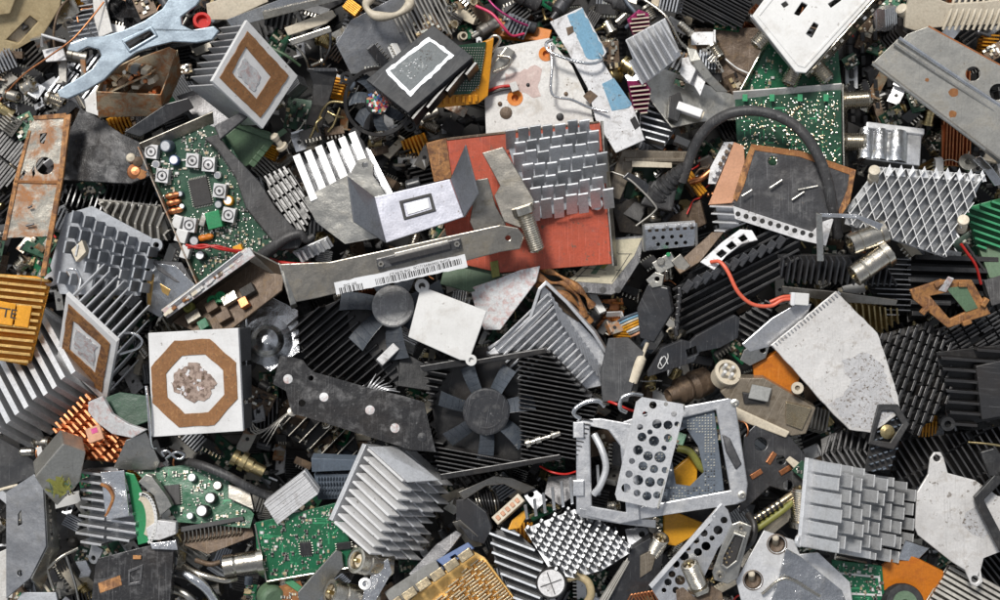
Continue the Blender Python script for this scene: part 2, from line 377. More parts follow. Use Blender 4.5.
def fins(p, w, d, h, n, t, z0=0, sg=1, m=1, gap=2, mat='alu', emat=None, hj=.03, tj=.3, stag=0, prof=None, splay=0, skew=0, row=None, cx=0, cy=0, chev=0, clip=None):
    r = p.r
    for i in range(n):
        x = cx-w/2+(i+.5)*w/n; fo = r.uniform(-tj, tj)*(1 if m > 1 or r.random() > .12 or tj < .15 else 4)
        hh = h*(prof(((i+.5)/n)*2-1) if prof else 1)
        L = (d-gap*(m-1))/m
        for j in range(m):
            y0 = cy-d/2+j*(L+gap)+(stag if i % 2 else 0); y1 = y0+L
            if clip:
                c = [a[1]+(x-a[0])/(b[0]-a[0])*(b[1]-a[1]) for a, b in zip(clip, clip[1:]+clip[:1]) if (a[0] <= x) != (b[0] <= x)]
                if len(c) < 2: continue
                y0 = max(y0, min(c)+.8); y1 = min(y1, max(c)-.8)
                if y1-y0 < min(2.2, L*.5): continue
            hk = hh*(1+r.uniform(-hj, hj)) * (row(((y0+y1)/2-cy)/(d/2)) if row else 1)
            dx = fo+r.uniform(-tj, tj)*.6+splay*(x-cx)/(w/2); dy = skew+r.uniform(-tj, tj)*.5
            if m > 1 and tj > .12:
                k_ = r.random()
                if k_ < .02: continue
                if k_ < .07: dx += r.uniform(-1, 1)*w/n*.5; dy += r.uniform(-1, 1)*2
            if chev:
                ym = (y0+y1)/2
                for (a, b, ca, cb) in ((y0, ym, chev, 0), (ym, y1, 0, chev)):
                    vs = [(x-t/2+ca,a,z0),(x+t/2+ca,a,z0),(x+t/2+cb,b,z0),(x-t/2+cb,b,z0)]
                    z = z0+sg*hk
                    vs += [(q[0]+dx, q[1]+dy, z) for q in vs]
                    if sg < 0: vs = vs[4:]+vs[:4]
                    p.hexa([Vector(v) for v in vs], mat, emat)
                continue
            b = [(x-t/2,y0,z0),(x+t/2,y0,z0),(x+t/2,y1,z0),(x-t/2,y1,z0)]
            z = z0+sg*hk
            tp = [(x-t*.42+dx,y0+dy,z),(x+t*.42+dx,y0+dy,z),(x+t*.42+dx,y1+dy,z),(x-t*.42+dx,y1+dy,z)]
            vs = (b+tp) if sg > 0 else (tp+b)
            p.hexa([Vector(v) for v in vs], mat, emat if sg > 0 else None)
def ear(p, x, y, r, z0, z1, mat, hole=.45):      # a screw tab whose root points back to the middle
    L = math.hypot(x, y); u = (x/L, y/L); w = (-u[1], u[0])
    a0 = math.atan2(u[1], u[0]); k = r*2.2
    pts = [(x+r*math.cos(a0+t), y+r*math.sin(a0+t)) for t in [math.pi*(-.5+i/8) for i in range(9)]]
    pts += [(x-u[0]*k+w[0]*r*1.2, y-u[1]*k+w[1]*r*1.2), (x-u[0]*k-w[0]*r*1.2, y-u[1]*k-w[1]*r*1.2)]
    p.lpoly(pts, z0, z1, mat, [circ(x, y, r*hole, 14)])
def sink(label, q, z, rot, ld, lean, h, n, t=2, m=1, gap=2, bt=4, mat='alu', fmat=None, emat=None, up=True, ears=(), name='heat_sink', group=None, cat='heat sink', bev=.35, holes=(), fq=None, inset=1, dims=None, **k):
    # q: outline by photograph coordinates of the face one sees (fin tips when up, bare base when not)
    cx = sum(p[0] for p in q)/len(q); cy = sum(p[1] for p in q)/len(q)
    o = T(name, label, cat, cx, cy, z, rot, ld, lean, group, anchor=h if up else 0)
    hz = h if up else 0
    L = [tuple(o.loc(x, y, hz)[:2]) for x, y in q] if not dims else rect(*dims)
    if dims: o.o = P(cx, cy, z)
    b = o.p('base_plate', bevel=.6)
    hs = []
    for x, y, r in holes:
        c = o.loc(x, y, 0); hs.append(circ(c.x, c.y, r, 16))
    b.lpoly(L, -bt, 0, mat, hs)
    for e in ears:
        c = o.loc(e[0], e[1], 0); ear(b, c.x, c.y, e[2], -bt+.4, -.4, mat)
    f = o.p('fin_array', bevel=bev)
    if fq: L = [tuple(o.loc(x, y, hz)[:2]) for x, y in fq]
    xs = [p[0] for p in L]; ys = [p[1] for p in L]
    w, d = max(xs)-min(xs)-inset*2, max(ys)-min(ys)-inset*2
    fins(f, w, d, h, n, t, z0=-.4 if up else -bt+.4, sg=1 if up else -1, m=m, gap=gap, mat=fmat or mat, emat=emat, cx=(max(xs)+min(xs))/2, cy=(max(ys)+min(ys))/2, clip=L, **k)
    o.main = b; o.w = w; o.d = d
    return o
THREAD = lambda r, L, pitch=2.2: [(r*.86, 0)]+[(r*(1 if i % 2 else .88), (i+.5)*pitch/2) for i in range(int(L/pitch*2))]+[(r*.86, L)]
def fconn(p, o, ax, r, L, mat='nickel', nut=True, threaded=True, pin='brass'):
    ax = Vector(ax).normalized(); o = Vector(o)
    if nut: p.lathe(o, ax, [(r*1.3, 0), (r*1.3, L*.16)], mat, 6); st = L*.16
    else: st = 0
    if threaded: p.lathe(o+ax*st, ax, THREAD(r, L-st), mat, 18, caps=False)
    else: p.lathe(o+ax*st, ax, [(r, 0), (r, (L-st)*.62), (r*.93, (L-st)*.66), (r, (L-st)*.7), (r, L-st)], mat, 20, caps=False)
    e = o+ax*L
    p.lathe(e-ax*.01, ax, [(r*(.86 if threaded else 1), 0), (r*.80, .5), (r*.66, .2), (r*.62, -L*.3), (.1, -L*.3)], mat, 18, caps=False)
    p.lathe(e-ax*L*.3, ax, [(r*.5, -.2), (r*.5, L*.18), (r*.16, L*.19)], 'ivory', 14, caps=False)
    p.lathe(e-ax*L*.3, ax, [(r*.17, 0), (r*.17, L*.34), (.05, L*.38)], pin, 10, caps=False)
def pcb(o, pts, z0=-3, z1=0, mat='pcb', dens=1.0, seed=0, chips=(), caps=(), dots=True, smd=True, holes=(), solder='solder', name='circuit_board', traces=True):
    b = o.p(name, bevel=.2); b.poly(pts, z0, z1, mat, holes)
    q = [o.loc(x, y, z1)[:2] for x, y in pts]
    xs = [a[0] for a in q]; ys = [a[1] for a in q]
    def inside(x, y):
        c = False
        for i in range(len(q)):
            a, b2 = q[i], q[i-1]
            if (a[1] > y) != (b2[1] > y) and x < (b2[0]-a[0])*(y-a[1])/(b2[1]-a[1])+a[0]: c = not c
        return c
    r = rng(o.label, seed); A = (max(xs)-min(xs))*(max(ys)-min(ys))
    blk = [(o.loc(x, y, z1)[:2], rr) for x, y, rr in [(c[0], c[1], max(c[2:4])*.7) for c in chips]+[(c[0], c[1], c[2]*1.1) for c in caps]]
    def free(x, y, m):
        return all(inside(x+i*m, y+j*m) for i in (-1, 1) for j in (-1, 1)) and all(math.hypot(x-c[0], y-c[1]) > rr+m for c, rr in blk)
    if traces:
        tr = o.p('copper_track', bevel=0)
        for i in range(int(A*.006*dens)):
            x, y = r.uniform(min(xs), max(xs)), r.uniform(min(ys), max(ys)); a = r.choice((0, 90, 0, 90, 45)); L = r.uniform(4, 16)
            if free(x, y, L/2) : tr.lpoly(rect(L, r.choice((.6, .9, 1.6)), x, y, a), z1-.05, z1+.12+i*.0004, 'pcb_tr')
    if smd:
        sm = o.p('small_component', bevel=.12)
        for i in range(int(A*.016*dens)):
            x, y = r.uniform(min(xs), max(xs)), r.uniform(min(ys), max(ys))
            if not free(x, y, 2): continue
            a = r.choice((0, 90)); L = r.uniform(2.2, 5); W = L*r.uniform(.4, .6); h = r.uniform(.8, 2.2)
            cm = r.choice(('ink', 'ivory', 'umber', 'black_pl', 'tan', 'white_cl', 'ink'))
            u = Vector((math.cos(R_(a)), math.sin(R_(a)), 0))
            sm.box((x, y, z1+h/2), (L*.6, W, h), cm, a)
            for g in (-1, 1): sm.box((x+u.x*g*L*.4, y+u.y*g*L*.4, z1+h/2), (L*.22, W*1.05, h*1.04), 'solder', a)
    if dots:
        sd = o.p('solder_joint', bevel=0)
        for i in range(int(A*.022*dens)):
            x, y = r.uniform(min(xs), max(xs)), r.uniform(min(ys), max(ys))
            if not free(x, y, 1.2): continue
            R0 = r.choice((.5, .7, .9, 1.2)); sd.lathe((x, y, z1-.1), (0, 0, 1), [(R0, 0), (R0*.8, R0*.7), (.05, R0)], solder, 7, caps=False)
    for c in chips:      # x, y, w, d, rot, (pins)
        x, y, w, d, a = c[:5]; k = o.p('chip', bevel=.25); l = o.loc(x, y, z1)
        k.box((l.x, l.y, z1+1.7), (w, d, 2.6), 'ink', a)
        Q = Matrix.Rotation(R_(a), 3, 'Z'); nn = max(3, int(d/2.2))
        for g in (-1, 1):
            for i in range(nn):
                v = Q @ Vector((g*(w/2+.9), -d/2+(i+.5)*d/nn, 0)); k.box((l.x+v.x, l.y+v.y, z1+.7), (2, .9, 1), 'solder', a)
            if len(c) > 5:
                for i in range(nn):
                    v = Q @ Vector((-w/2+(i+.5)*w/nn, g*(d/2+.9), 0)); k.box((l.x+v.x, l.y+v.y, z1+.7), (.9, 2, 1), 'solder', a)
    for c in caps:       # x, y, r, h, mat
        l = o.loc(c[0], c[1], z1); k = o.p('capacitor', bevel=0); lean = Vector((r.uniform(-.15,.15), r.uniform(-.15,.15), 1))
        k.lathe(l, lean, [(c[2]*.92, 0), (c[2], .8), (c[2], c[3]-1.2), (c[2]*.93, c[3]-.3)], c[4], 18)
        k.lathe(l+lean.normalized()*(c[3]-.35), lean, [(c[2]*.8, 0), (c[2]*.78, .25)], 'alu_lt' if c[4] != 'white_cl' else 'alu', 18)
    return b
def plate(name, label, cat, pts, z, ld=0, lean=0, th=3, mat='steel', holes=(), bevel=.7, part=None, **k):
    cx = sum(p[0] for p in pts)/len(pts); cy = sum(p[1] for p in pts)/len(pts)
    o = T(name, label, cat, cx, cy, z, 0, ld, lean, k.pop('group', None))
    q = o.p(part or name, bevel=bevel); q.poly(pts, -th, 0, mat, holes, **k); o.main = q
    return o
def fan(o, c, R, hub, n, dep, blade='fan_bl', hubm='fan_hub', frame='black_pl', ring=True, tw=.5, hand=1, span=None, a0=0, sweep=.25):
    c = Vector(c); z = c.z
    if ring:
        f = o.p('fan_frame', bevel=.3)
        f.lathe((c.x, c.y, z-dep), (0,0,1), [(R*1.02, 0), (R*1.0, dep), (R*1.1, dep+.4), (R*1.12, dep-.5), (R*1.12, 0)], frame, 40, caps=False)
        for k in range(4):
            a = R_(45+90*k+a0); f.lathe((c.x+R*1.27*math.cos(a), c.y+R*1.27*math.sin(a), z-dep), (0,0,1), [(R*.19, 0), (R*.19, dep), (R*.11, dep), (R*.1, 0)], frame, 14, caps=False)
            f.box((c.x+R*1.13*math.cos(a), c.y+R*1.13*math.sin(a), z-dep*.5), (R*.16, R*.3, dep*.9), frame, math.degrees(a))
    h = o.p('fan_hub', bevel=0)
    h.lathe((c.x, c.y, z-dep), (0,0,1), [(hub, 0), (hub, dep-1), (hub*.93, dep)], hubm, 32)
    h.lathe((c.x, c.y, z-.1), (0,0,1), [(hub*.74, 0), (hub*.74, .5), (hub*.68, .55), (hub*.66, .25)], hubm, 32)
    for k in range(n):
        b = o.p('fan_blade', bevel=.3)
        sp = span or math.tau/n*.72; ang = math.tau*k/n+R_(a0)
        K = 4
        for j in range(K):
            vs = []
            for zz in (-.55, .55):
                for (jj, e) in ((j, -1), (j+1, -1), (j+1, 1), (j, 1)):
                    rr = hub*.96+(R*.96-hub*.96)*jj/K; aa = ang+e*sp/2*(hub*1.25/rr)**.75+hand*sweep*(jj/K)**1.3
                    aa2 = aa; hz = z-dep*.5+e*hand*dep*.36*tw*2*(1-.2*jj/K)
                    vs.append(Vector((c.x+rr*math.cos(aa2), c.y+rr*math.sin(aa2), hz+zz)))
            b.hexa(vs, blade)
# ================================================================== top rows of the heap
# --- zinc bracket shaped like an X
o = T('zinc_bracket', 'pale blue zinc bracket with four splayed arms and an oblong slot, lying on top', 'bracket', 140, 42, 42, 0, 300, 3)
q = o.p('zinc_bracket', bevel=2.4)
q.poly([(67,50),(70,43),(84,38),(104,36),(124,30),(144,21),(162,9),(172,-6),(206,-8),(196,6),(181,17),(182,25),(192,30),(214,26),(219,31),(212,40),(196,43),(172,42),(152,47),(136,53),(118,66),(104,80),(86,91),(68,99),(59,97),(57,91),(66,85),(80,77),(93,68),(101,56),(99,50),(88,47),(78,52)], -6, 0, 'zinc', holes=[[(125,43),(150,30),(154,35),(130,49)]])
q.poly([(121,40),(152,26),(158,36),(129,53)], -.5, 1.6, 'zinc', holes=[[(125,43),(150,30),(154,35),(130,49)]])
# --- tan casing corner
o = T('plastic_casing', 'tan moulded plastic casing corner with a notch, blurred', 'casing', 28, 22, -28, 0, 300, 24)
q = o.p('plastic_casing', bevel=1.5); q.poly([(-30,-30),(64,-30),(60,8),(44,34),(2,58),(-30,56)], -22, 0, 'tan', holes=[[(6,40),(30,16),(38,22),(18,44)]])
q.poly([(-30,-14),(20,-12),(10,14),(-30,20)], 0, 7, 'tan'); q.poly([(6,40),(30,16),(38,22),(18,44)], -9, -7, 'ivory')
# --- small ribbed sink
sink('small silver heat sink with thin level fins below the copper wire', [(62,12),(90,-2),(100,4),(104,42),(72,52)], -34, 97, 200, 14, 14, 11, t=1.6, mat='alu', splay=2)
plate('sheet_strip', 'pale crumpled sheet strip standing behind the zinc bracket', 'metal strip', [(92,-6),(103,-4),(112,32),(99,38),(94,20)], -26, 180, 30, 2, 'white')
o = T('copper_wire', 'bare copper wire curving down across the small silver heat sink', 'wire', 60, 50, -20)
o.p('copper_wire', bevel=0).tube([(-8,110,-30),(20,78,-20),(47,58,-14),(72,40,-10),(90,20,-14),(104,2,-20)], .9, 'copper')
o = T('copper_wire', 'rust brown wire loop hanging beside the tan plastic casing', 'wire', 56, 30, -34)
o.p('copper_wire', bevel=0).tube([(78,-8,-40),(62,6,-30),(55,24,-26),(54,44,-28),(59,64,-34)], 1.3, 'umber')
o = T('tin_bracket', 'little tin bracket with a white upright lip beside the tan casing', 'bracket', 54, 48, -26, 0, 150, 20)
q = o.p('tin_bracket'); q.poly([(42,50),(62,46),(66,60),(46,62)], -2, 0, 'alu_white'); q.tube([(42,46,-20),(42,35,-8),(66,42,-14)], 1.7, 'alu_lt', smooth=1)
# --- grey pin sink at the edge
sink('dark grey pin heat sink with bright pin tips at the edge, under copper wire', [(-14,52),(38,54),(34,112),(-14,116)], -38, 2, 10, 12, 14, 6, t=2.6, m=5, gap=2, mat='alu_dk', emat='alu_lt')
sink('grey heat sink with stepped slanted fins crossed by one arm of the zinc bracket', [(56,70),(66,55),(118,52),(96,100),(44,96)], -42, -32, 60, 14, 16, 11, t=3, m=2, gap=3, mat='fin_gray', emat='alu')
sink('black heat sink of slanted stepped fins above the rusty slotted strip', [(30,90),(78,88),(88,96),(64,120),(40,170),(0,190),(-18,186),(-14,150)], -34, -36, 60, 10, 18, 17, t=3.2, m=4, gap=2.6, mat='black', emat='black_ed')
# --- rusty tuner box
o = T('tuner_box', 'rusty open tin tuner box full of small parts under the zinc bracket', 'tuner box', 130, 88, 6, 12, 250, 28)
q = o.p('box_wall', bevel=.6)
q.poly([(98,92),(104,76),(140,58),(168,48),(176,52),(163,92),(160,98)], -24, -20, 'rusty_hv')
q.sheet([((97,92,4),(98,118,-18)),((161,95,4),(163,116,-18)),((178,50,-8),(182,74,-26))], 1.6, 'rusty_hv')
q.sheet([((97,92,4),(98,112,-18)),((104,74,0),(104,90,-18)),((140,56,-4),(140,72,-18))], 1.4, 'rusty_hv')
q.box((0,4,-8), (54,1.5,16), 'rusty_hv', 12)
c = o.p('coil_part', bevel=.5)
for i in range(26):
    x, y = 104+c.r.random()*56, 66+c.r.random()*26; l = o.loc(x, y, -20)
    c.box((l.x, l.y, -20+c.r.uniform(4, 8)), (c.r.uniform(3, 9), c.r.uniform(3, 8), c.r.uniform(9, 18)), c.r.choice(['ivory', 'rusty_hv', 'umber', 'gray_pl', 'ivory', 'copper']), c.r.uniform(0, 90))
for i in range(9):
    x, y = 104+c.r.random()*56, 66+c.r.random()*26; l = o.loc(x, y, -18); c.cyl(l, (c.r.uniform(-.4,.4), c.r.uniform(-.4,.4), 1), c.r.uniform(1.5, 3.2), c.r.uniform(8, 16), c.r.choice(['ivory', 'copper', 'nickel']), 12)
plate('white_card', 'white torn card wedged beside the rusty open tuner box', 'card', [(84,100),(107,78),(104,104),(98,116),(86,112)], -16, 200, 20, 1.2, 'white_cl')
o = T('tin_stud', 'short tin rod standing between the zinc bracket and the shiny black cover', 'metal rod', 80, 100, -14)
o.p('tin_stud', bevel=0).tube([(74,92,-6),(83,108,-20)], 2.2, 'nickel', 12)
# --- square faced sink with a brown pad
o = sink('silver heat sink on its side, square face carrying a rusty brown pad', [(247,20),(298,76),(263,129),(212,81)], 30, 58, -6, 42, 46, 9, t=1.6, up=False, bt=4.5, mat='alu_face', fmat='alu_lt', hj=.04)
def pad_on(o, out, hole, inner, m1, m2, h=0):
    p = o.p('thermal_pad', bevel=.2); p.poly(rag(out, .5, 6), h, h+1.1, m1, holes=[rag(hole, .5, 6)]); 
    if inner: p2 = o.p('paste_patch', bevel=.2); p2.poly(rag(inner, 1.4, 3), h, h+.8, m2)
pad_on(o, [(248,31),(289,76),(261,118),(220,78)], [(246,47),(271,77),(257,99),(232,73)], [(244,58),(262,77),(254,92),(237,73)], 'pad_rust', 'paste_gr')
# --- crinkled black foil behind the bracket
o = T('foil_bag', 'crinkled black foil bag with silver glints behind the zinc bracket', 'foil bag', 145, 14, -48)
q = o.p('foil_bag', bevel=0); n = 14; vs = []
for j in range(9):
    for i in range(n): vs.append(o.wp(104+i*7+q.r.uniform(-2,2), -18+j*7+q.r.uniform(-2,2), -44+q.r.uniform(-9,9)))
q.add(vs, [(j*n+i, j*n+i+1, (j+1)*n+i+1, (j+1)*n+i) for j in range(8) for i in range(n-1)], 'dark_sh')
o = T('plastic_ring', 'small dark red ring beside the zinc bracket', 'plastic ring', 202, 23, -22)
o.p('plastic_ring', bevel=0).lathe(o.wp(202,23,-26), (.2,.3,1), [(9,0),(9,6),(6,6),(5.5,1)], 'redwire', 24)
o = T('tin_cover', 'scratched cream tin lid lying behind the zinc bracket top arm', 'tin lid', 232, 8, -30, 0, 250, 20)
o.p('tin_cover').poly([(206,4),(262,-14),(268,2),(228,20),(208,20)], -3, 0, 'ivory')
# long chromed bars at the top
o = T('metal_rail', 'long bright steel rail lying across the top edge', 'rail', 278, 6, -8, 0, 250, 26)
q = o.p('metal_rail'); q.poly([(226,20),(300,-8),(352,-12),(300,10),(232,28)], -3, 0, 'chrome'); q.poly([(262,12),(350,-8),(352,-3),(264,20)], 0, 3, 'nickel')
o = T('metal_clip', 'cream coated metal strap with bent ends below the bright steel rail', 'metal strap', 305, 26, -20, 14, 260, 8)
q = o.p('metal_clip', bevel=.9); q.poly([(284,28),(332,10),(336,16),(326,24),(288,36)], -3, 0, 'ivory'); q.poly([(288,40),(330,26),(332,32),(292,46)], -6, -2, 'nickel')
for i, (a, b, mt) in enumerate([((300,66),(262,44),'green_pl'),((310,72),(290,40),'steel_wm'),((322,66),(330,30),'steel_dk')]):
    o = T('thin_cable', ['dull green lead running under the cream metal strap','bare steel lead crossing under the cream strap','dark lead hanging from the cream strap'][i], 'lead', a[0], a[1], -44)
    o.p('thin_cable', bevel=0).tube([(*a,-52),((a[0]+b[0])/2+4,(a[1]+b[1])/2,-40),(*b,-46)], 1.5, mt)
# dark ribbed sink top middle
sink('dark grey heat sink plate with long ribs behind the labelled module', [(337,44),(352,20),(418,-14),(448,2),(456,32),(404,74),(352,74)], -22, 28, 320, 14, 12, 13, t=2.2, mat='alu_dk', fmat='fin_warm', fq=[(392,20),(420,-14),(448,2),(456,32),(425,62)], ears=[(341,41,5)])
# labelled module on fins
o = sink('black finned module topped with a worn square label and barcode', [(433,25),(473,57),(408,113),(366,80)], 42, -38, 120, 16, 17, 15, t=3, m=1, up=False, bt=7, mat='slate_r', fmat='black', fq=[(436,28),(478,61),(411,118),(370,84)])
k = o.p('module_label', bevel=.2); k.poly(rag([(429,41),(450,55),(410,93),(389,71)], 1), 0, .5, 'labelgr')
for i in range(38):
    x, y = k.r.uniform(420,432), k.r.uniform(50,62); l = o.loc(x, y, .5); k.box((l.x, l.y, .5), (k.r.choice([.8,1.4]), k.r.choice([.8,1.6]), .3), 'ink', 40)
for i in range(46):
    a, b = k.r.random(), k.r.random(); x = 397+a*20+b*12; y = 72-a*14+b*10; l = o.loc(x, y, .5); k.box((l.x, l.y, .5), (k.r.choice([.7,1.6]), .8, .3), k.r.choice(['ink','paper']), 40)
k.poly(rag([(428,37),(454,55),(410,97),(385,71)], .8), 0, .6, 'fin_gray', holes=[rag([(430,41),(449,55),(410,92),(390,71)], .7, 5)])
# fan under it
o = T('cooling_fan', 'black square framed cooling fan with a rainbow sticker under the labelled module', 'fan', 378, 102, 8, 0, 280, 10)
fan(o, (0,0,0), 31, 13, 7, 12, frame='black', a0=8); s_ = o.p('hub_sticker', bevel=0)
for i in range(90):
    a, r0 = s_.r.uniform(0, 6.28), 10.5*math.sqrt(s_.r.random()); s_.box((r0*math.cos(a), r0*math.sin(a), .7+i*.002), (3.4, 2.2, .3), s_.r.choice(['blue_pt','coral','white_cl','magenta','paper','pcb_tr','blue_pl','peach']), s_.r.uniform(0,180))
# orange frame with black grid
o = T('chip_socket', 'orange plastic socket frame round a black pin grid', 'socket', 468, 76, 22, 0, 300, 16)
q = o.p('socket_frame', bevel=.7); q.poly([(480,44),(494,38),(488,96),(478,104),(440,108),(420,104),(432,92)], -9, 0, 'orange_y')
for i in range(6):
    l = o.loc(444+i*6.4, 101-i*.6, 0); q.box((l.x, l.y, 1.4), (3, 7, 3), 'orange_y', 0)
k = o.p('pin_grid', bevel=0); k.poly([(455,46),(486,42),(480,84),(470,94),(438,96)], 0, 2, 'pcb_dk')
for i in range(16):
    for j in range(20):
        x, y = 446+i*2.5+(20-j)*.45, 48+j*2.5
        if x < 485-j*.3 and x+y > 503 and y < 94-(x-440)*.1: k.lathe(o.loc(x, y, 2), (0,0,1), [(.8,-.1),(.6,.9),(.1,1)], 'fin_warm', 6, caps=False)
# gold pins cluster at the top
o = T('pin_connector', 'cluster of cream and gold connector shells at the top beside the labelled module', 'connector', 458, 18, -26, 20)
q = o.p('pin_connector', bevel=.3)
for i in range(9):
    a, b = q.r.uniform(438,478), q.r.uniform(-4,38); q.lathe(o.wp(a, b, -40), (q.r.uniform(-.5,.5), q.r.uniform(-.5,.5), 1), [(4.5,0),(5,6),(4,8),(4,16),(2.6,16),(2.4,8)], q.r.choice(['ivory','nickel','palegold','nickel']), 16)
o = T('cable_grommet', 'tan twisted ring clamp above the dark ribbed heat sink', 'clamp', 392, 8, -8, 10, 90, 25)
o.p('cable_grommet', bevel=0).tube([(374,-6,-10),(366,6,-6),(376,16,-4),(396,15,-6),(410,4,-8),(402,-8,-12)], lambda t: 4.2+1.2*math.sin(t*18), 'ivory')
# dark barrels
for i, (x0,y0,x1,y1,r0,mt,lb) in enumerate([(498,22,478,34,6,'steel_wm','dull steel barrel plug beside the orange socket frame'),(540,6,512,-10,8,'rubber','black rubber plug body at the top beside the pink wire'),(572,-6,556,14,7,'steel_dk','dark barrel plug above the blue striped card'),(640,12,612,2,6,'rubber','thin black barrel near the pink fins')]):
    o = T('barrel_plug', lb, 'plug', (x0+x1)/2, (y0+y1)/2, -34); a, b = o.wp(x0,y0,-34), o.wp(x1,y1,-26); v = b-a
    o.p('barrel_plug', bevel=0).lathe(a, v, [(r0*.6,0),(r0,2),(r0,v.length*.5),(r0*1.15,v.length*.55),(r0*1.1,v.length*.9),(r0*.5,v.length),(r0*.4,v.length+8)], mt, 20)
for lb, pts, r0, mt in [('pink insulated wire dangling above the white pierced plate', [(476,6,-20),(492,14,-14),(504,28,-12),(512,36,-18),(524,34,-26)], 1.5, 'pinkwire'),
    ('purple wire running beside the pink wire at the top', [(484,-6,-24),(496,8,-18),(514,20,-18),(528,26,-22)], 1.3, 'magenta'),
    ('red wire ending in a white plug beside the orange socket frame', [(470,98,-6),(486,92,2),(500,87,6),(512,86,6)], 1.6, 'redwire'),
    ('black wire crossing the white plate beside the red one', [(462,106,-10),(480,98,0),(498,91,4),(512,88,6)], 1.4, 'rubber')]:
    o = T('insulated_wire', lb, 'wire', pts[1][0], pts[1][1], pts[1][2]); q = o.p('insulated_wire', bevel=0); q.tube(pts, r0, mt)
    if 'white plug' in lb: q.box(o.wp(514,87,8), (7,9,6), 'white', 20)
plate('orange_housing', 'rust orange plastic housing between the purple wire and white pierced plate', 'housing', [(498,18),(552,30),(548,42),(500,36),(490,28)], -40, 90, 15, 8, 'orange')
# white pierced plate
o = plate('pierced_plate', 'white painted steel plate with orange holes and rusty stain', 'steel plate', [(496,48),(549,38),(572,66),(590,104),(594,124),(560,134),(486,134),(484,80)], 4, 200, 5, 2.5, 'white', holes=[(546,54,6.5),(515,98,7)])
q = o.p('orange_washer', bevel=.3)
for x, y, r0 in ((546,54,7.4),(515,98,8)): l = o.loc(x,y,0); q.lathe((l.x,l.y,-5), (0,0,1), [(r0,0),(r0,5.4),(r0*.45,5.2),(r0*.35,1)], 'orange', 22)
q = o.p('rust_stain', bevel=0); rr = q.r
q.poly(rag([(506,74),(520,72),(534,66),(543,68),(541,76),(537,88),(541,95),(530,98),(524,93),(512,90),(503,86)], 1.5, 3), 0, .25, 'pinkstain')
for x, y, r0, mt in ((506,113,6.5,'umber'),(528,85,2,'ink'),(566,94,2.2,'umber'),(560,117,4,'ink'),(500,104,2.4,'umber')): l = o.loc(x,y,0); q = o.p('old_rivet', bevel=.2); q.lathe((l.x,l.y,-.2), (0,0,1), [(r0,0),(r0*.9,1.4),(r0*.5,2),(.2,2.1)], mt, 14)
o = T('wire_clip', 'bright bent wire clip looped over the white plate and blue card', 'wire clip', 565, 80, 24)
o.p('wire_clip', bevel=0).tube([(552,40,14),(546,44,20),(550,52,24),(570,60,26),(590,64,26),(602,60,20),(599,54,12)], 1.6, 'chrome')
o.p('wire_clip', bevel=0).tube([(550,44,18),(552,66,22),(552,94,22),(572,100,22),(590,108,18),(608,112,20)], 1.4, 'chrome')
# card with blue patches
o = plate('painted_card', 'bent white metal cover with two worn blue painted patches', 'metal cover', [(550,22),(582,7),(607,52),(602,60),(613,78),(634,108),(645,140),(616,153),(596,120),(588,88),(566,48)], 12, 20, 10, 2.2, 'alu_white')
q = o.p('blue_patch', bevel=.2); q.poly(rag([(567,15),(582,9),(605,52),(600,59),(588,60)], 1), 0, .4, 'blue_pt'); q.poly([(602,84),(614,78),(632,104),(629,108),(612,111)], 0, .4, 'blue_pt')
q = o.p('square_window', bevel=.2); q.poly([(583,96),(590,90),(598,96),(590,104)], 0, .5, 'umber'); q = o.p('square_window', bevel=.2); q.poly([(630,120),(635,116),(640,126),(635,130)], 0, .5, 'ink')
q = o.p('square_window', bevel=.2); q.poly([(566,28),(573,26),(574,32),(568,36)], 0, .5, 'umber')
# small silver sink
o = sink('small bright silver heat sink with wide ribs, tipped on one edge', [(622,42),(662,20),(678,58),(640,88)], 34, 30, 225, 24, 15, 7, t=2.2, mat='alu_lt', splay=1)
for lb, q_, rt in (('pink anodised fins poking out behind the small silver heat sink', [(628,22),(640,12),(650,16),(652,40),(634,38)], 96), ('pink anodised fin stack under the small silver heat sink', [(628,84),(646,84),(652,92),(648,116),(634,112)], 96)):
    sink(lb, q_, 16, rt, 270, 20, 12, 7, t=2, mat='magenta', emat='ivory')
sink('grey heat sink with level ribs below the pink fin stack', [(642,98),(672,100),(678,124),(664,146),(640,134)], -14, 74, 90, 12, 14, 7, t=2.6, mat='alu_dk', emat='alu')
plate('torn_bracket', 'grey steel bracket with a torn edge and punched slot behind the cable', 'bracket', [(640,72),(662,68),(736,96),(738,120),(700,122),(672,128),(650,100)], -12, 60, 16, 2.4, 'steel', holes=[[(676,78),(686,82),(684,88),(674,84)]])
plate('torn_sheet', 'curled torn tin scrap hanging off the grey steel bracket', 'tin scrap', [(682,64),(700,58),(706,80),(700,96),(694,86),(684,82)], -2, 150, 28, 1.2, 'alu_white')
plate('brown_sheet', 'large scuffed brown steel sheet behind the white tuner cover', 'steel sheet', [(694,28),(762,28),(772,70),(744,98),(712,90),(698,60)], -34, 200, 12, 2.4, 'umber')
o = T('fluted_rod', 'small cream fluted barrel standing beside the brown steel sheet', 'barrel', 686, 30, -14)
a, b = o.wp(680,24,-16), o.wp(694,36,-10); o.p('fluted_rod', bevel=0).lathe(a, b-a, THREAD(4.5, 16, 3), 'nickel', 16)
o = T('wire_loop', 'long silver wire looping down from the top beside the small silver heat sink', 'wire', 670, 30, -10)
o.p('wire_loop', bevel=0).tube([(634,-6,-20),(656,8,-10),(668,20,-6),(680,42,-8),(694,56,-14),(690,74,-24)], 1.7, 'nickel')
o = T('wire_loop', 'grey sleeve wire curling past the pink fins', 'wire', 630, 10, -10)
o.p('wire_loop', bevel=0).tube([(622,-6,-20),(628,4,-12),(636,16,-10),(626,28,-18)], 1.9, 'bluegray')
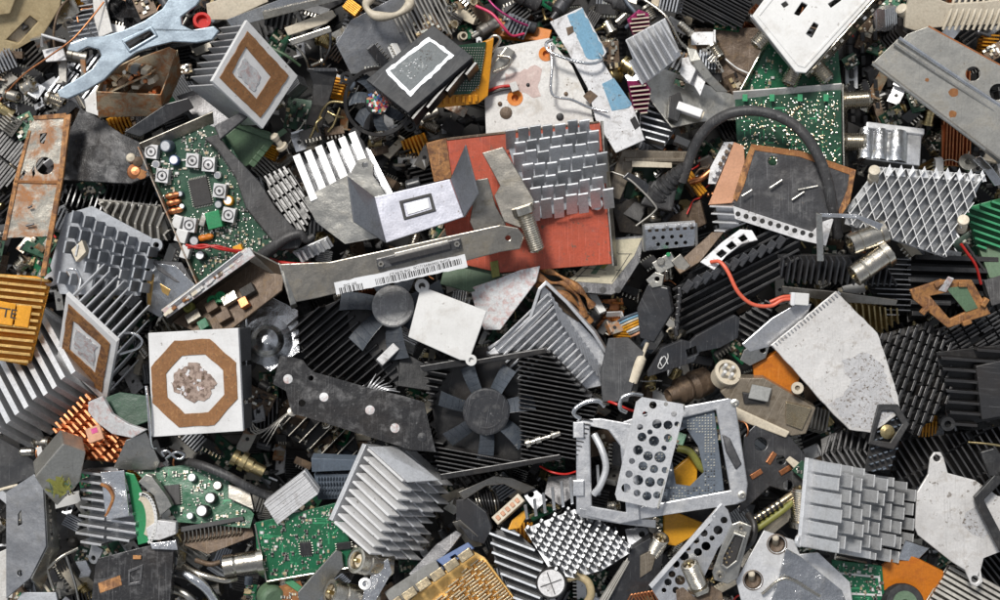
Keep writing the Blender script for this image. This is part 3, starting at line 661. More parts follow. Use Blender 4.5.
sink('black heat sink with steep curved fins at the top beside the white tuner', [(660,-14),(752,-14),(752,6),(742,30),(700,22),(668,10)], -16, 62, 240, 16, 16, 18, t=2, mat='black', emat='black_ed')
# --- white tuner can, top right
o = T('tuner_can', 'white tin tuner can with oblong slots and threaded sockets, lying askew', 'tuner can', 812, 22, 36, 0, 80, 7)
q = o.p('can_lid', bevel=.9)
slots = [[(781,4),(786,1),(789,5),(784,8)],[(794,14),(802,2),(808,5),(799,16)],[(806,34),(814,22),(819,25),(812,38)],[(828,4),(840,-4),(842,0),(831,8)]]
q.poly([(752,16),(780,-22),(884,-22),(870,2),(806,73),(796,72)], -3, 0, 'white_cl', holes=slots)
q.poly([(757,16),(783,-18),(880,-18),(866,1),(805,68),(798,66)], -.5, .9, 'white_cl', holes=[[(760,16),(785,-15),(876,-15),(863,0),(804,64.5),(800,63)]])
w_ = o.p('can_wall', bevel=.5)
w_.sheet([((750,16,34),(750,20,12)),((798,74,34),(798,78,12))], 1.6, 'alu_lt')
w_.sheet([((806,76,34),(810,80,12)),((884,-10,38),(892,-6,14))], 1.6, 'nickel')
for i in range(10): w_.box(o.wp(811+i*7.6, 72-i*7.6, 28), (4,3,5), w_.r.choice(['umber','alu','nickel']), 45)
for (x0,y0,x1,y1) in ((770,30,758,44),(800,62,790,82),(812,62,826,78)):
    k = o.p('coax_socket', bevel=0); a, b = o.wp(x0,y0,14), o.wp(x1,y1,14); fconn(k, a, b-a, 8.5, (b-a).length+3, 'nickel', nut=False)
o = T('circuit_board', 'dark green circuit board edged with tin below the white tuner can', 'circuit board', 790, 66, -8, 0, 270, 8)
pcb(o, [(742,92),(768,44),(838,50),(842,90)], dens=.6, seed=2, traces=False)
q = o.p('tin_edge', bevel=.3); q.sheet([((741,90,2),(745,92,-12)),((767,42,2),(771,44,-12))], 1.4, 'nickel')
# --- green board thick with solder joints
o = T('circuit_board', 'green circuit board crowded with shiny solder joints behind the thick cable', 'circuit board', 790, 122, 4, 0, 250, 5)
b_ = pcb(o, [(735,98),(841,90),(842,168),(800,176),(738,160)], mat='pcb_dk', dens=1.7, seed=3, solder='solder', smd=False)
r3 = o.p('solder_bead', bevel=0)
for i in range(260):
    l = o.loc(r3.r.uniform(738,838), r3.r.uniform(101,164), 0); R0 = r3.r.choice((.7,.9,1.2,1.6)); r3.lathe((l.x,l.y,-.1), (0,0,1), [(R0,0),(R0*.8,R0*.8),(.1,R0*1.15)], r3.r.choice(['solder','palegold','palegold']), 8, caps=False)
q = o.p('tin_rim', bevel=.5); q.sheet([((733,92,12),(734,100,4)),((842,84,12),(842,92,4))], 1.5, 'white'); q.sheet([((842,84,12),(846,86,-10)),((843,168,10),(847,170,-10))], 1.5, 'nickel')
for x in (745,772,800,826): q.box(o.wp(x, 98, 12), (5,7,2), 'pcb_tr', 0)
for (x0,y0,x1,y1) in ((842,101,870,99),(846,142,866,142)):
    k = o.p('coax_socket', bevel=0); a, b = o.wp(x0,y0,-2), o.wp(x1,y1,2); fconn(k, a, b-a, 9.5, (b-a).length, 'nickel', nut=False)
sink('black pin heat sink with square cells behind the threaded sockets', [(846,30),(880,8),(930,2),(936,130),(880,136),(846,120)], -34, 4, 250, 10, 16, 7, t=5, m=11, gap=3, mat='black', emat='black_ed', fmat='black')
sink('black heat sink with level fins beside the copper coil block', [(906,48),(956,60),(950,124),(900,130)], -46, 88, 270, 8, 14, 9, t=3.5, mat='black', emat='black_ed')
o = T('ring_heat_sink', 'ivory round heat sink with curved fins along one side', 'heat sink', 955, 6, 30, 0, 270, 18)
q = o.p('ring_body', bevel=1.2)
arc = [(958+62*math.cos(R_(a)), -28-54*math.sin(R_(a))) for a in range(180, 361, 9)]; arc2 = [(958+40*math.cos(R_(a)), -28-30*math.sin(R_(a))) for a in range(360, 179, -9)]
q.poly([(906,12)]+[(905,28),(915,31)]+[(935,28),(960,26),(1010,24)]+[(1010,-2),(985,2),(950,4),(935,-2),(926,-14),(912,-10)], -7, 0, 'ivory')
for i in range(13):
    f_ = 943+i*6; q.tube([(f_,30,24),(f_+7,14,28),(f_+12,-4,26)], 1.7, 'ivory', seg=6)
o.p('screw_post', bevel=0).lathe(o.wp(906,16,16), (-.6,.7,.5), [(4,0),(4,6),(6,6),(6,12),(4,13)], 'ivory', 14)
# --- steel channel
o = T('steel_channel', 'long grey steel channel with raised lips, spots of rust and large holes', 'steel channel', 945, 92, 40, 0, 225, 12)
q = o.p('steel_channel', bevel=1)
q.poly([(872,64),(899,38),(1030,126),(1030,182),(985,150)], -2.5, 0, 'steel_ch')
q.tube([(899,38,44),(940,66,44),(1030,126,44)], 2.2, 'chrome', 8, 1); q.tube([(894,44,43),(935,72,43),(1030,135,43)], 1.3, 'steel', 8, 1); q.tube([(872,64,40),(985,150,40)], 1.6, 'steel', 8, 1)
q.sheet([((872,63,40),(873,66,24)),((1010,168,40),(1010,172,24))], 2, 'steel_wm')
q.poly([(902,40),(908,34),(928,27),(1030,82),(1030,124)], -6, -4, 'steel_ch', holes=[(973,74,7),(998,92,9)])
q.tube([(928,27,38),(1030,82,38)], 1.6, 'copper', 8, 1)
q = o.p('rust_spot', bevel=0)
for x, y, r0 in ((954,92,5),(953,114,3.6),(927,80,2)):
    l = o.loc(x,y,0); q.lpoly([(l.x+r0*math.cos(a)*q.r.uniform(.7,1.2), l.y+r0*math.sin(a)*q.r.uniform(.7,1.2)) for a in [i*.52 for i in range(12)]], 0, .2, 'rust')
o = sink('copper coil block with close ribs under the steel channel', [(944,60),(970,62),(972,168),(944,166)], -28, 0, 270, 8, 8, 9, t=1.6, mat='copper', name='copper_block')
# --- dark rusty plate
o = plate('cover_plate', 'dark grey cover plate with rusty edges and a perforated bright rim', 'cover plate', [(752,145),(800,152),(855,171),(850,200),(842,216),(812,236),(733,209),(742,170)], 26, 200, 7, 2.2, 'steel_dk', holes=[(773,161,4.6)])
q = o.p('rusty_edge', bevel=.4); q.poly([(751,144),(801,151),(856,170),(853,176),(800,157),(752,150)], 0, .7, 'rust'); q.poly([(751,145),(755,150),(744,186),(737,202),(733,198),(743,166)], 0, .8, 'cop_rust'); q.poly([(856,170),(850,202),(840,218),(838,212),(847,190),(850,172)], 0, .8, 'cop_rust')
q = o.p('perforated_rim', bevel=.4); q.poly([(733,206),(812,232),(822,222),(834,218),(826,246),(800,240),(735,219)], -1, .9, 'alu_white')
for i in range(11):
    l = o.loc(738+i*8.1, 214+i*2.35, .9); q.lathe((l.x,l.y,.6), (0,0,1), [(2.6,0),(2.5,.5),(.1,.55)], 'void', 14)  # flat dark discs instead of holes, their shade put into the colour
q = o.p('pressed_tab', bevel=.3); 
for a in ((770,188,782,180),(792,200,804,192),(798,190,818,186),(742,196,752,190)): q.tube([(a[0],a[1],28),(a[2],a[3],29)], 1.2, 'steel', 6, 1)
# thick cable
o = T('power_cable', 'thick grey cable arching over the green board from a ribbed strain relief', 'cable', 740, 150, 20)
q = o.p('cable_sleeve', bevel=0); q.tube([(682,182,-2),(688,164,4),(694,148,10),(702,134,18),(714,122,26),(732,113,34),(756,111,38),(780,117,40),(800,130,42),(816,152,42),(826,176,40),(832,204,34),(838,236,10)], 5.2, 'rubber', 14)
q = o.p('strain_relief', bevel=0); a, b = o.wp(660,192,-14), o.wp(688,163,4); v = b-a; prof = [(14,-6),(15,0)]
for i in range(6): prof += [(12.5-i*1.2, i*6.2), (12.5-i*1.2, i*6.2+3.4), (8.6-i*.6, i*6.2+3.6), (8.6-i*.6, i*6.2+6)]
q.lathe(a, v, prof, 'rubber', 20)
q = o.p('plug_body', bevel=2); q.hexa([o.wp(*p) for p in ((640,206,-26),(672,214,-26),(672,190,-26),(652,182,-26),(640,204,-6),(672,212,-6),(678,186,-4),(654,180,-6))], 'rubber')
# bronze clear module
o = T('module_case', 'smoky brown clear plastic case with a brass rail beside the red plate', 'plastic case', 640, 168, -18, -6, 280, 10)
q = o.p('case_shell', bevel=1); q.poly([(622,150),(694,152),(696,164),(634,166),(620,200),(606,196)], -10, 0, 'amber'); q.poly([(630,166),(690,166),(680,200),(622,206)], -24, -20, 'pcb_dk')
q.poly([(624,158),(690,158),(690,162),(624,162)], 0, 3, 'amber')
q = o.p('brass_rail', bevel=.4); q.poly([(632,161),(672,163),(672,168),(632,167)], 0, 3.4, 'ivory')
for i in range(12): q.box(o.wp(q.r.uniform(630,680), q.r.uniform(170,198), -34), (q.r.uniform(3,10),3,5), q.r.choice(['copper','brass','pcb_tr','rubber']), q.r.uniform(0,180))
sink('orange heat sink sliver with a black cross band beside the strain relief', [(684,174),(692,170),(708,192),(700,198)], -24, 40, 300, 8, 6, 3, t=3, mat='gold_or', m=2)
# peach board
o = plate('copper_clad_board', 'peach coloured bare board with a ragged brown edge beside the dark plate', 'bare board', [(734,142),(744,146),(746,182),(732,203),(708,205),(722,172)], 6, 180, 10, 3, 'peach')
sink('bright heat sink edge with stacked thin fins below the peach board', [(708,204),(734,202),(740,226),(714,236)], 8, 88, 200, 30, 18, 4, t=2, mat='alu_lt')
o = T('tin_rail', 'ragged tin rail with green specks beside the peach board', 'tin rail', 722, 165, 2, 0, 180, 10)
q = o.p('tin_rail', bevel=.4); q.poly([(724,142),(734,142),(716,184),(708,184),(710,168)], -8, 0, 'alu_white')
for i in range(6): q.box(o.wp(714+i*3.2, 176-i*6, 6), (4,4,3), q.r.choice(['pcb_tr','umber','alu_white']), 65)
# silver block / diamond sink
o = T('silver_block', 'polished silver heat sink block with a rolled top under the green board socket', 'metal block', 895, 145, 10, -8, 90, 20)
q = o.p('silver_block', bevel=1.2)
for i, (a, b) in enumerate(((-26,-14),(-13,3),(4,26))): q.lathe((a,-16,-12), (0,1,0), [(9+i*1.5,0),(9+i*1.5,34)], 'chrome', 24)
q.box((0,0,-12), (54,34,14), 'alu', 0); q.box((0,20,-10), (58,7,16), 'alu_lt', 0)
o = sink('pale silver pin heat sink whose slanted fins make a diamond pattern', [(880,166),(988,174),(948,258),(846,224),(850,206)], 40, 17.5, 200, 7, 15, 13, t=1.1, mat='fin_mid', fmat='fin_mid', emat='alu_face', tj=.12)
f = o.p('cross_fin', bevel=.3); L = [tuple(o.loc(x, y, 15)[:2]) for x, y in [(880,166),(988,174),(948,258),(846,224),(850,206)]]
L2 = [(x*math.cos(R_(54.5))-y*math.sin(R_(54.5)), x*math.sin(R_(54.5))+y*math.cos(R_(54.5))) for x, y in L]
xs = [p[0] for p in L2]; ys = [p[1] for p in L2]; fins(f, max(xs)-min(xs)-2, max(ys)-min(ys), 15.1, 13, 1.1, -.4, 1, 1, 2, 'fin_mid', 'alu_face', cx=(max(xs)+min(xs))/2, cy=(max(ys)+min(ys))/2, clip=L2, tj=.2)
c_, s_ = math.cos(R_(-54.5)), math.sin(R_(-54.5)); f.v = [(x*c_-y*s_, x*s_+y*c_, z) for x, y, z in f.v]
k = o.p('spike_row', bevel=.2)
for i in range(9): k.poly([(884+i*11.6,176+i*.7),(890+i*11.6,164+i*.7),(894+i*11.6,176+i*.7)], 8, 9.4, 'alu_lt')
for x, y in ((873,180),(961,229)): q = o.p('push_pin', bevel=0); q.lathe(o.wp(x,y,30), (.1,.5,1), [(5.5,0),(5.5,7),(4.2,8),(4.2,16),(5.8,17),(5.4,20),(2,21)], 'ivory', 16)
sink('green heat sink comb at the edge beside the diamond patterned sink', [(966,208),(1010,196),(1012,246),(978,250)], -8, 70, 200, 12, 12, 9, t=2.6, mat='green_br', fmat='pcb_tr')
# ================================================================== middle rows, west side
o = plate('cover_plate', 'glossy black steel cover with pale scuffs between the rusty box and rusty strip', 'steel cover', [(80,108),(98,118),(122,134),(142,143),(150,176),(130,184),(62,180),(68,152),(67,136)], -4, 140, 14, 3, 'dark_sh')
q = o.p('brown_stain', bevel=0); l = o.loc(139,174,0); q.lpoly([(l.x+9*math.cos(a)*q.r.uniform(.7,1.2), l.y+5*math.sin(a)*q.r.uniform(.7,1.2)) for a in [i*.45 for i in range(14)]], 0, .4, 'rust')
plate('cover_plate', 'dark blue grey steel plate lying under the rusty tuner box', 'steel plate', [(124,132),(166,104),(188,98),(194,108),(140,137)], -10, 300, 12, 3, 'slate')
plate('cover_plate', 'flat dark sheet behind the square faced heat sink', 'steel sheet', [(176,96),(212,84),(246,124),(222,134),(196,120)], -30, 90, 10, 2, 'steel_dk')
# rusty slotted strip
o = T('slotted_strip', 'long rusty steel strip with round hole and slots, standing near the edge', 'steel strip', 36, 196, 22, 0, 10, 8)
q = o.p('slotted_strip', bevel=.8)
q.poly([(35,117),(69,115),(66,140),(60,178),(52,224),(42,275),(20,274),(-4,262),(2,238),(14,180),(28,130)], -2.4, 0, 'rusty_st', holes=[(45,166,8.5),[(40,134),(47,133),(44,144),(40,143)],[(20,178),(24,170),(26,172),(22,180)],[(32,170),(34,166),(35,174),(33,178)],[(44,242),(48,236),(49,246),(45,252)]])
q = o.p('rusty_lip', bevel=.4)
q.poly([(64,115),(71,114),(63,178),(54,228),(45,276),(40,276),(49,226),(58,178)], -6, 1.4, 'cop_rust'); q.poly([(33,116),(66,113),(66,118),(34,120)], -6, 1.2, 'cop_rust')
q.poly([(14,180),(28,130),(31,131),(18,182),(6,240),(2,240)], -6, 1.2, 'cop_rust'); q.poly([(14,180),(58,181),(57,184),(14,183)], 0, 1.2, 'rust')
for a in ((28,208,32,206),(26,226,34,224),(20,250,24,244)): q.tube([(a[0],a[1],27),(a[2],a[3],27)], 1.2, 'steel_dk', 6, 1)
# gold sink with lettering
o = sink('orange gold heat sink with level fins and black letters on a smooth band', [(-14,272),(34,275),(49,280),(28,366),(-14,358)], 20, 84, 20, 10, 16, 13, t=3.4, mat='gold_or', emat='gold', bt=5)
q = o.p('name_band', bevel=.6); q.poly([(-14,298),(16,304),(12,326),(-14,322)], 2, 17.4, 'gold_or'); q.poly([(17,305),(32,306),(28,328),(14,326)], 2, 17, 'gold_or')
o.text('TTE', 5, 313, 17.9, 13, -9, 'ink', ex=.2, parent=q)
# dark pins above the V fins
sink('dark heat sink with long slanted fins and zigzag grey ends behind the spiky silver sink', [(56,184),(150,180),(160,206),(110,214),(62,206)], -26, -14, 90, 14, 16, 18, t=2.4, mat='black', emat='black_ed')
sink('grey heat sink with zigzag fins beside the circuit board can', [(94,200),(158,206),(168,240),(138,246),(108,226)], -14, -10, 280, 8, 14, 10, t=2.6, mat='fin_warm', chev=4, ears=[(157,246,6)])
# spiky silver pin sink
o = T('heat_sink', 'grey pin heat sink with tall leaning blade pins and screw ears', 'heat sink', 100, 254, 2, 0, 0, 0)
q = o.p('base_plate', bevel=.8); q.poly([(66,214),(92,206),(152,238),(140,296),(60,294),(50,266)], -5, 0, 'fin_gray')
for e in ((156,245),(50,280)): l = o.loc(*e, 0); ear(q, l.x, l.y, 6.5, -4.6, -.4, 'fin_gray')
f = o.p('fin_array', bevel=.35); r = f.r
for i in range(8):
    bx, by = 57+i*11.6, 284+i*1.2; tx, ty = 73+i*11, 208+i*5.2; n_ = 5 if i < 6 else 4
    for j in range(n_):
        if r.random() < .04: continue
        a_, b_ = j/n_+.01, (j+.84)/n_; jx, jz = r.uniform(-1.2, 1.2), r.uniform(-3, 3)
        A = (bx+(tx-bx)*a_+jx, by+(ty-by)*a_); B_ = (bx+(tx-bx)*b_+jx, by+(ty-by)*b_)
        f.sheet([((A[0],A[1],28+jz),(B_[0],B_[1],28+jz)),((A[0]+9,A[1]+1,-1),(B_[0]+9,B_[1]+1,-1))], 2, 'fin_gray' if r.random() < .8 else 'fin_mid')
q = o.p('paste_patch', bevel=.5); q.poly([(71,250),(82,240),(86,252),(76,262)], 12, 26, 'ivory')
# rusty square silver sink
o = sink('silver finned heat sink standing on its side with a gold brown square pad', [(66,294),(117,342),(106,404),(57,358)], 26, -43, 236, 46, 52, 11, t=1.6, up=False, bt=5, mat='alu_face', fmat='alu_lt', tj=.5)
pad_on(o, [(68,304),(110,344),(101,393),(61,356)], [(73,321),(101,345),(95,374),(69,350)], [(76,328),(96,346),(92,366),(74,348)], 'cop_rust', 'paste_gr')
# big slotted silver sink
sink('pale silver heat sink with deep channels beside the gold lettered one', [(22,352)], -42, 38, -52, 60, 84, 9, t=6.4, mat='alu_lt', fmat='alu_lt', emat='alu_lt', bt=6, dims=(106, 64))
sink('thin finned grey heat sink peeking between the gold and the silver sinks', [(28,352),(52,322),(66,336),(50,360)], -20, 26, 90, 8, 14, 6, t=1.6, mat='alu')
# octagon sink
o = sink('white square heat sink face with a brown octagon ring of old glue', [(148,333),(238,328),(243,431),(152,437)], 44, 0, 190, 16, 26, 13, t=2, m=3, gap=5, up=False, bt=4, mat='alu_face', fmat='alu_dk')
def octo(cx, cy, r): return [(cx+r*math.cos(R_(22.5+45*i+3))*1.0, cy-r*1.02*math.sin(R_(22.5+45*i+3))) for i in range(8)]
q = o.p('thermal_pad', bevel=.3); q.poly(rag(octo(194,383,46), .45, 7), 0, 1.1, 'pad_rust', holes=[rag(octo(195,384,31), .5, 7)])
q = o.p('paste_patch', bevel=0); q.poly(rag([(176,372),(186,364),(196,361),(203,368),(216,382),(208,396),(196,403),(182,396),(173,388)], 2, 3), 0, .8, 'paste')
for r0 in range(40): l = o.loc(195+q.r.uniform(-16,16), 383+q.r.uniform(-14,14), .6); q.box((l.x,l.y,.6), (q.r.uniform(1,5),q.r.uniform(1,4),q.r.uniform(.6,1.5)), q.r.choice(['paste','umber','paste_gr','paste']), q.r.uniform(0,180))
for lb, pts in (('bent spring wire clip hooked beside the octagon faced heat sink', [(236,318,20),(240,316,26),(246,320,26),(246,346,22),(245,372,18),(240,378,18),(238,366,18)]),
    ('spring wire clip hooked over the pale pin sink above the gold square pad', [(70,275,38),(68,270,42),(76,270,42),(80,280,40),(77,292,36),(78,300,30)]),
    ('small steel wire spring at the edge of the octagon faced heat sink', [(118,334,30),(132,333,32),(142,340,30),(138,348,26),(120,354,24)]),
    ('wire clip running down beside the green strip below the octagon face', [(146,386,34),(148,404,36),(150,430,34),(152,446,24),(156,448,20)])):
    oo = T('spring_clip', lb, 'wire clip', pts[1][0], pts[1][1], 26); oo.p('spring_clip', bevel=0).tube(pts, 1.5, 'chrome')
# ---- tuner circuit board with coils
o = T('tuner_board', 'green tuner circuit board with coils, capacitors and a bright green part in a tin frame', 'circuit board', 210, 200, 2, 0, 200, 7)
caps = [(170,146,6,11,'bluegray'),(176,161,5,9,'blue_pl'),(157,164,4,7,'white_cl'),(219,175,3.6,6,'white_cl'),(230,201,5,6,'yellow'),(220,204,4,7,'bluegray'),(182,194,2.8,6,'bluegray'),(183,207,2.8,6,'bluegray'),(196,240,5,9,'slate'),(203,256,5,9,'slate')]
pcb(o, [(139,148),(206,124),(222,130),(284,240),(262,262),(196,282)], mat='pcb_dk', dens=1.5, seed=7, chips=[(201,192,19,27,12,1)], caps=caps, traces=False)
k = o.p('board_wall', bevel=.5)
k.sheet([((137,147,9),(141,149,-6)),((196,284,9),(200,286,-6))], 1.5, 'rusty_st'); k.sheet([((139,144,12),(143,152,2)),((213,112,16),(214,124,4))], 1.6, 'steel_wm')
for i, (x, y, a) in enumerate([(154,152,12),(165,176,12),(195,161,15),(211,165,15),(222,191,12),(192,225,10),(231,215,8)]):
    c = o.p('tuning_coil', bevel=.4); l = o.loc(x, y, 0); c.box((l.x,l.y,4.5), (13,14,9), 'alu_white', a-20)
    c.lathe((l.x,l.y,8.8), (0,0,1), [(5.2,0),(5.2,.8),(4.2,.9),(4,-.5),(1.6,-.4),(1.4,1)], 'steel_dk', 18)
for x, y in ((173,195),(174,202),(176,210),(206,237)):
    c = o.p('inductor', bevel=0); l = o.loc(x, y, 4); c.lathe(l-Vector((8,2,0)), (1,.2,0), [(1,0),(3,1.5),(3.6,5),(3,8),(3.5,11),(2.6,14.5),(1,16)], 'copper' if y < 230 else 'orange', 14)
c = o.p('relay_block', bevel=.6); l = o.loc(217,220,0); c.box((l.x,l.y,6), (15,17,12), 'green_br', 14)
c = o.p('white_plug', bevel=.7)
for x, y, w_ in ((180,222,9),(184,236,12),(188,252,9),(206,220,6)): l = o.loc(x,y,0); c.box((l.x,l.y,5), (w_,13,10), 'white_cl' if w_ != 6 else 'steel', -18)
c = o.p('trimmer', bevel=.6); l = o.loc(240,249,0); c.box((l.x,l.y,4), (9,8,8), 'yellow', 20)
o = T('insulated_wire', 'pair of red wires crossing the tuner circuit board', 'wire', 210, 246, 18); q = o.p('insulated_wire', bevel=0)
q.tube([(186,245,12),(200,248,16),(215,246,18),(232,250,16),(244,251,12)], 1.4, 'redwire'); q.tube([(188,248,12),(204,245,17),(220,249,18),(238,252,14)], 1.3, 'redwire')
o = T('insulated_wire', 'dark red wire emerging beyond the grey rubber nub by the long bracket', 'wire', 290, 262, 10); o.p('insulated_wire', bevel=0).tube([(268,258,2),(280,262,10),(296,264,14),(312,264,8)], 1.6, 'redwire')
# dark bar over the board
o = T('plastic_bar', 'long scuffed black plastic bar lying along the edge of the tuner board', 'plastic bar', 255, 190, 20, 0, 30, 10)
q = o.p('plastic_bar', bevel=1.2); q.poly([(204,138),(218,134),(228,148),(260,182),(276,208),(304,238),(298,248),(280,250),(246,208),(236,178),(218,150)], -9, 0, 'rubber')
q.poly([(214,126),(252,106),(256,110),(220,140)], -2, 3, 'steel_dk')
o = T('rubber_nub', 'curled grey rubber stub lying at the end of the long bracket', 'rubber stub', 290, 244, 26, 0)
o.p('rubber_nub', bevel=0).tube([(262,256,14),(272,248,22),(286,238,26),(300,234,26),(306,240,24),(314,236,22)], lambda t: 6.5-3.5*t, 'rubber', 12)
# green plastic box
o = T('plastic_holder', 'sage green plastic holder below the square faced heat sink', 'plastic holder', 244, 146, -14, 0, 330, 18)
q = o.p('plastic_holder', bevel=1); q.poly([(222,138),(240,124),(270,132),(276,140),(262,158),(240,170)], -12, 0, 'green_pl'); q.poly([(232,126),(250,126),(272,136),(284,128),(288,132),(274,142)], 0, 3, 'green_pl')
for i in range(4): q.poly([(248+i*4,164-i*5),(252+i*4,159-i*5),(258+i*4,163-i*5),(254+i*4,168-i*5)], -12, 2, 'green_pl')
o = T('push_pin', 'white plastic push pin beside the sage green holder', 'push pin', 278, 140, 8); o.p('push_pin', bevel=0).lathe(o.wp(283,148,-6), (-.5,.7,.6), [(6,0),(6,3),(3.4,3.4),(3,11),(4,12),(4.6,16),(3,18)], 'ivory', 18)
# tuner box below
o = T('tuner_box', 'open tin tuner box with a corroded white rim leaning below the tuner board', 'tuner box', 222, 290, 30, 0, 130, 20)
q = o.p('box_wall', bevel=.5)
q.sheet([((162,312,40),(170,326,10)),((248,249,46),(256,262,14))], 3, 'steel_wm')
q.sheet([((248,249,46),(250,262,34)),((281,266,40),(282,280,20))], 2, 'steel_wm')
q.poly([(172,322),(256,258),(284,272),(282,290),(230,330),(196,332)], -14, -11, 'umber')
k = o.p('corroded_rim', bevel=.4); k.sheet([((162,310,44),(167,318,44)),((249,247,49),(255,256,49))], 3, 'paste_gr'); 
for i in range(26):
    t = k.r.random(); k.box(o.wp(165+t*86, 315-t*64, 47), (k.r.uniform(2,8),k.r.uniform(2,5),2), k.r.choice(['white','rust','paste_gr','ivory','umber']), 37)
k.sheet([((170,306,50),(173,308,46)),((240,252,53),(243,254,49))], 1.2, 'alu_lt')
c = o.p('inner_part', bevel=.5)
for x, y, w_, mt in ((196,318,15,'steel_wm'),(214,308,12,'umber'),(232,300,16,'nickel'),(250,292,14,'grime'),(226,318,14,'umber'),(206,326,10,'pcb'),(246,304,9,'copper')): l = o.loc(x,y,-10); c.box((l.x,l.y,-6), (w_,10,8), mt, 30)
for x, y in ((214,302),(222,298),(190,308)): c.lathe(o.loc(x,y,-8), (0,0,1), [(6,0),(5.5,5),(3,5),(2,3)], 'green_br' if x != 190 else 'olive', 14)
# folded tin
o = plate('folded_tin', 'polished folded tin cover with gold smears beside the open tuner box', 'tin cover', [(146,280),(152,262),(176,266),(196,286),(178,306),(160,318),(146,310)], 4, 220, 20, 2, 'chrome')
q = o.p('gold_smear', bevel=0); q.poly([(147,282),(152,272),(154,276),(150,306),(147,308)], 0, .6, 'gold'); q.poly([(160,284),(170,290),(168,296),(162,292)], 0, .5, 'gold')
plate('folded_tin', 'dark tin flap above the polished folded tin cover', 'tin flap', [(152,260),(182,262),(196,286),(176,282),(158,270)], 8, 60, 24, 1.6, 'steel_dk')
# ---- white pins / U bracket area
o = sink('bright silver heat sink with broad square fins standing beside the lavender bracket', [(290,157),(350,131),(364,140),(390,190),(320,215)], 32, 23, 120, 12, 36, 6, t=9, m=1, mat='alu', fmat='alu_lt', emat='alu_face', bt=5, fq=[(289,157),(356,130),(376,172),(308,204)])
plate('corroded_flange', 'grey pitted heat sink flange with a screw hole beside the lavender bracket', 'flange', [(304,198),(350,174),(358,160),(366,158),(373,164),(373,176),(388,198),(388,236),(345,244),(316,222)], 40, 200, 8, 4, 'steel', holes=[(365,165,3)])
sink('small black pin heat sink with bright line edges under the black bar', [(262,176),(286,164),(312,206),(300,236),(270,200)], -10, 35, 120, 12, 12, 6, t=3.4, m=5, gap=2.4, mat='black', emat='black_ed')
o = T('folded_bracket', 'lavender grey bracket with two upright black flaps and a framed rectangular slot', 'bracket', 418, 212, 50, 0, 118, 2)
q = o.p('folded_bracket', bevel=.8); q.poly([(374,197),(450,179),(464,217),(386,243)], -2, 0, 'lilac')
q.sheet([((348,176,74),(354,222,66)),((375,197,49.5),(386,243,49))], 2, 'alu_dk'); q.sheet([((450,179,50),(464,218,49)),((465,145,84),(478,194,74))], 2, 'alu_dk')
k = o.p('slot_frame', bevel=.5); k.poly([(399,201),(431,193),(436,211),(404,220)], 0, 1.4, 'ink', holes=[[(403,203),(429,196.5),(432,209),(406,217)]])
k.poly([(405,204),(428,198),(430,208),(408,215)], 0, .8, 'alu_lt')
# red plate
o = plate('red_plate', 'large red painted plate with bent brown corner under the silver heat sinks', 'painted plate', [(427,143),(446,139),(600,122),(612,264),(500,273),(452,262),(434,178)], 14, 250, 4, 3, 'red')
q = o.p('brown_corner', bevel=.4); q.poly([(426,143),(446,138),(452,178),(434,182)], -.4, 1.6, 'cop_rust'); q.poly([(446,138),(599,121),(599,123),(447,140.5)], 0, 1, 'umber')
q = o.p('metal_edge', bevel=.4); q.sheet([((600,121,16),(604,122,8)),((612,266,16),(616,266,6))], 2, 'steel')
# offset fin sink
o = T('heat_sink', 'silver pin heat sink with rows of flat staggered fins on the red plate', 'heat sink', 555, 165, 24, 8, 0, 0)
q = o.p('base_plate', bevel=.6); q.poly([(506,140),(586,126),(596,134),(606,196),(538,219),(528,212)], -4, 0, 'fin_gray'); l = o.loc(597,204,0); ear(q, l.x, l.y, 6, -3.6, -.4, 'alu')
f = o.p('fin_array', bevel=.35); r = f.r
for j in range(7):
    for i in range(7):
        x = 505+j*3.9+i*12.4+(5.5 if j % 2 else 0); y = 131+j*12.2-(x-505)*.15+r.uniform(-2, 1.5)
        if x > 592+j*2.4 or r.random() < .03: continue
        w_ = 11*r.uniform(.9, 1.02); k_ = r.uniform(-.8, .8); dz = r.uniform(-2, 3)
        f.sheet([((x,y,48+dz),(x+w_,y-w_*.15+k_*.4,48+dz)),((x+k_,y+2.2,45+dz),(x+w_+k_,y+2.2-w_*.15,45+dz)),((x+1,y+19,22),(x+w_+1,y+19-w_*.15,22))], 1.7, ['alu_lt','alu_lt','fin_mid'][min(2, r.randint(0, 3))])
# bracket with bnc
o = plate('socket_bracket', 'grey steel bracket arm carrying a threaded nickel socket over the red plate', 'bracket', [(482,153),(503,147),(534,200),(532,222),(520,228),(504,222),(494,196),(500,186)], 52, 200, 8, 3, 'steel_wm')
k = o.p('coax_socket', bevel=0); a, b = o.wp(522,206,54), o.wp(537,250,44); fconn(k, a, b-a, 8.5, (b-a).length, 'nickel', pin='brass')
o2 = plate('socket_bracket', 'flat grey steel tongue with a hole below the threaded nickel socket', 'bracket', [(476,180),(488,178),(496,206),(506,224),(500,244),(482,250),(470,222)], 44, 300, 6, 3, 'steel_wm')
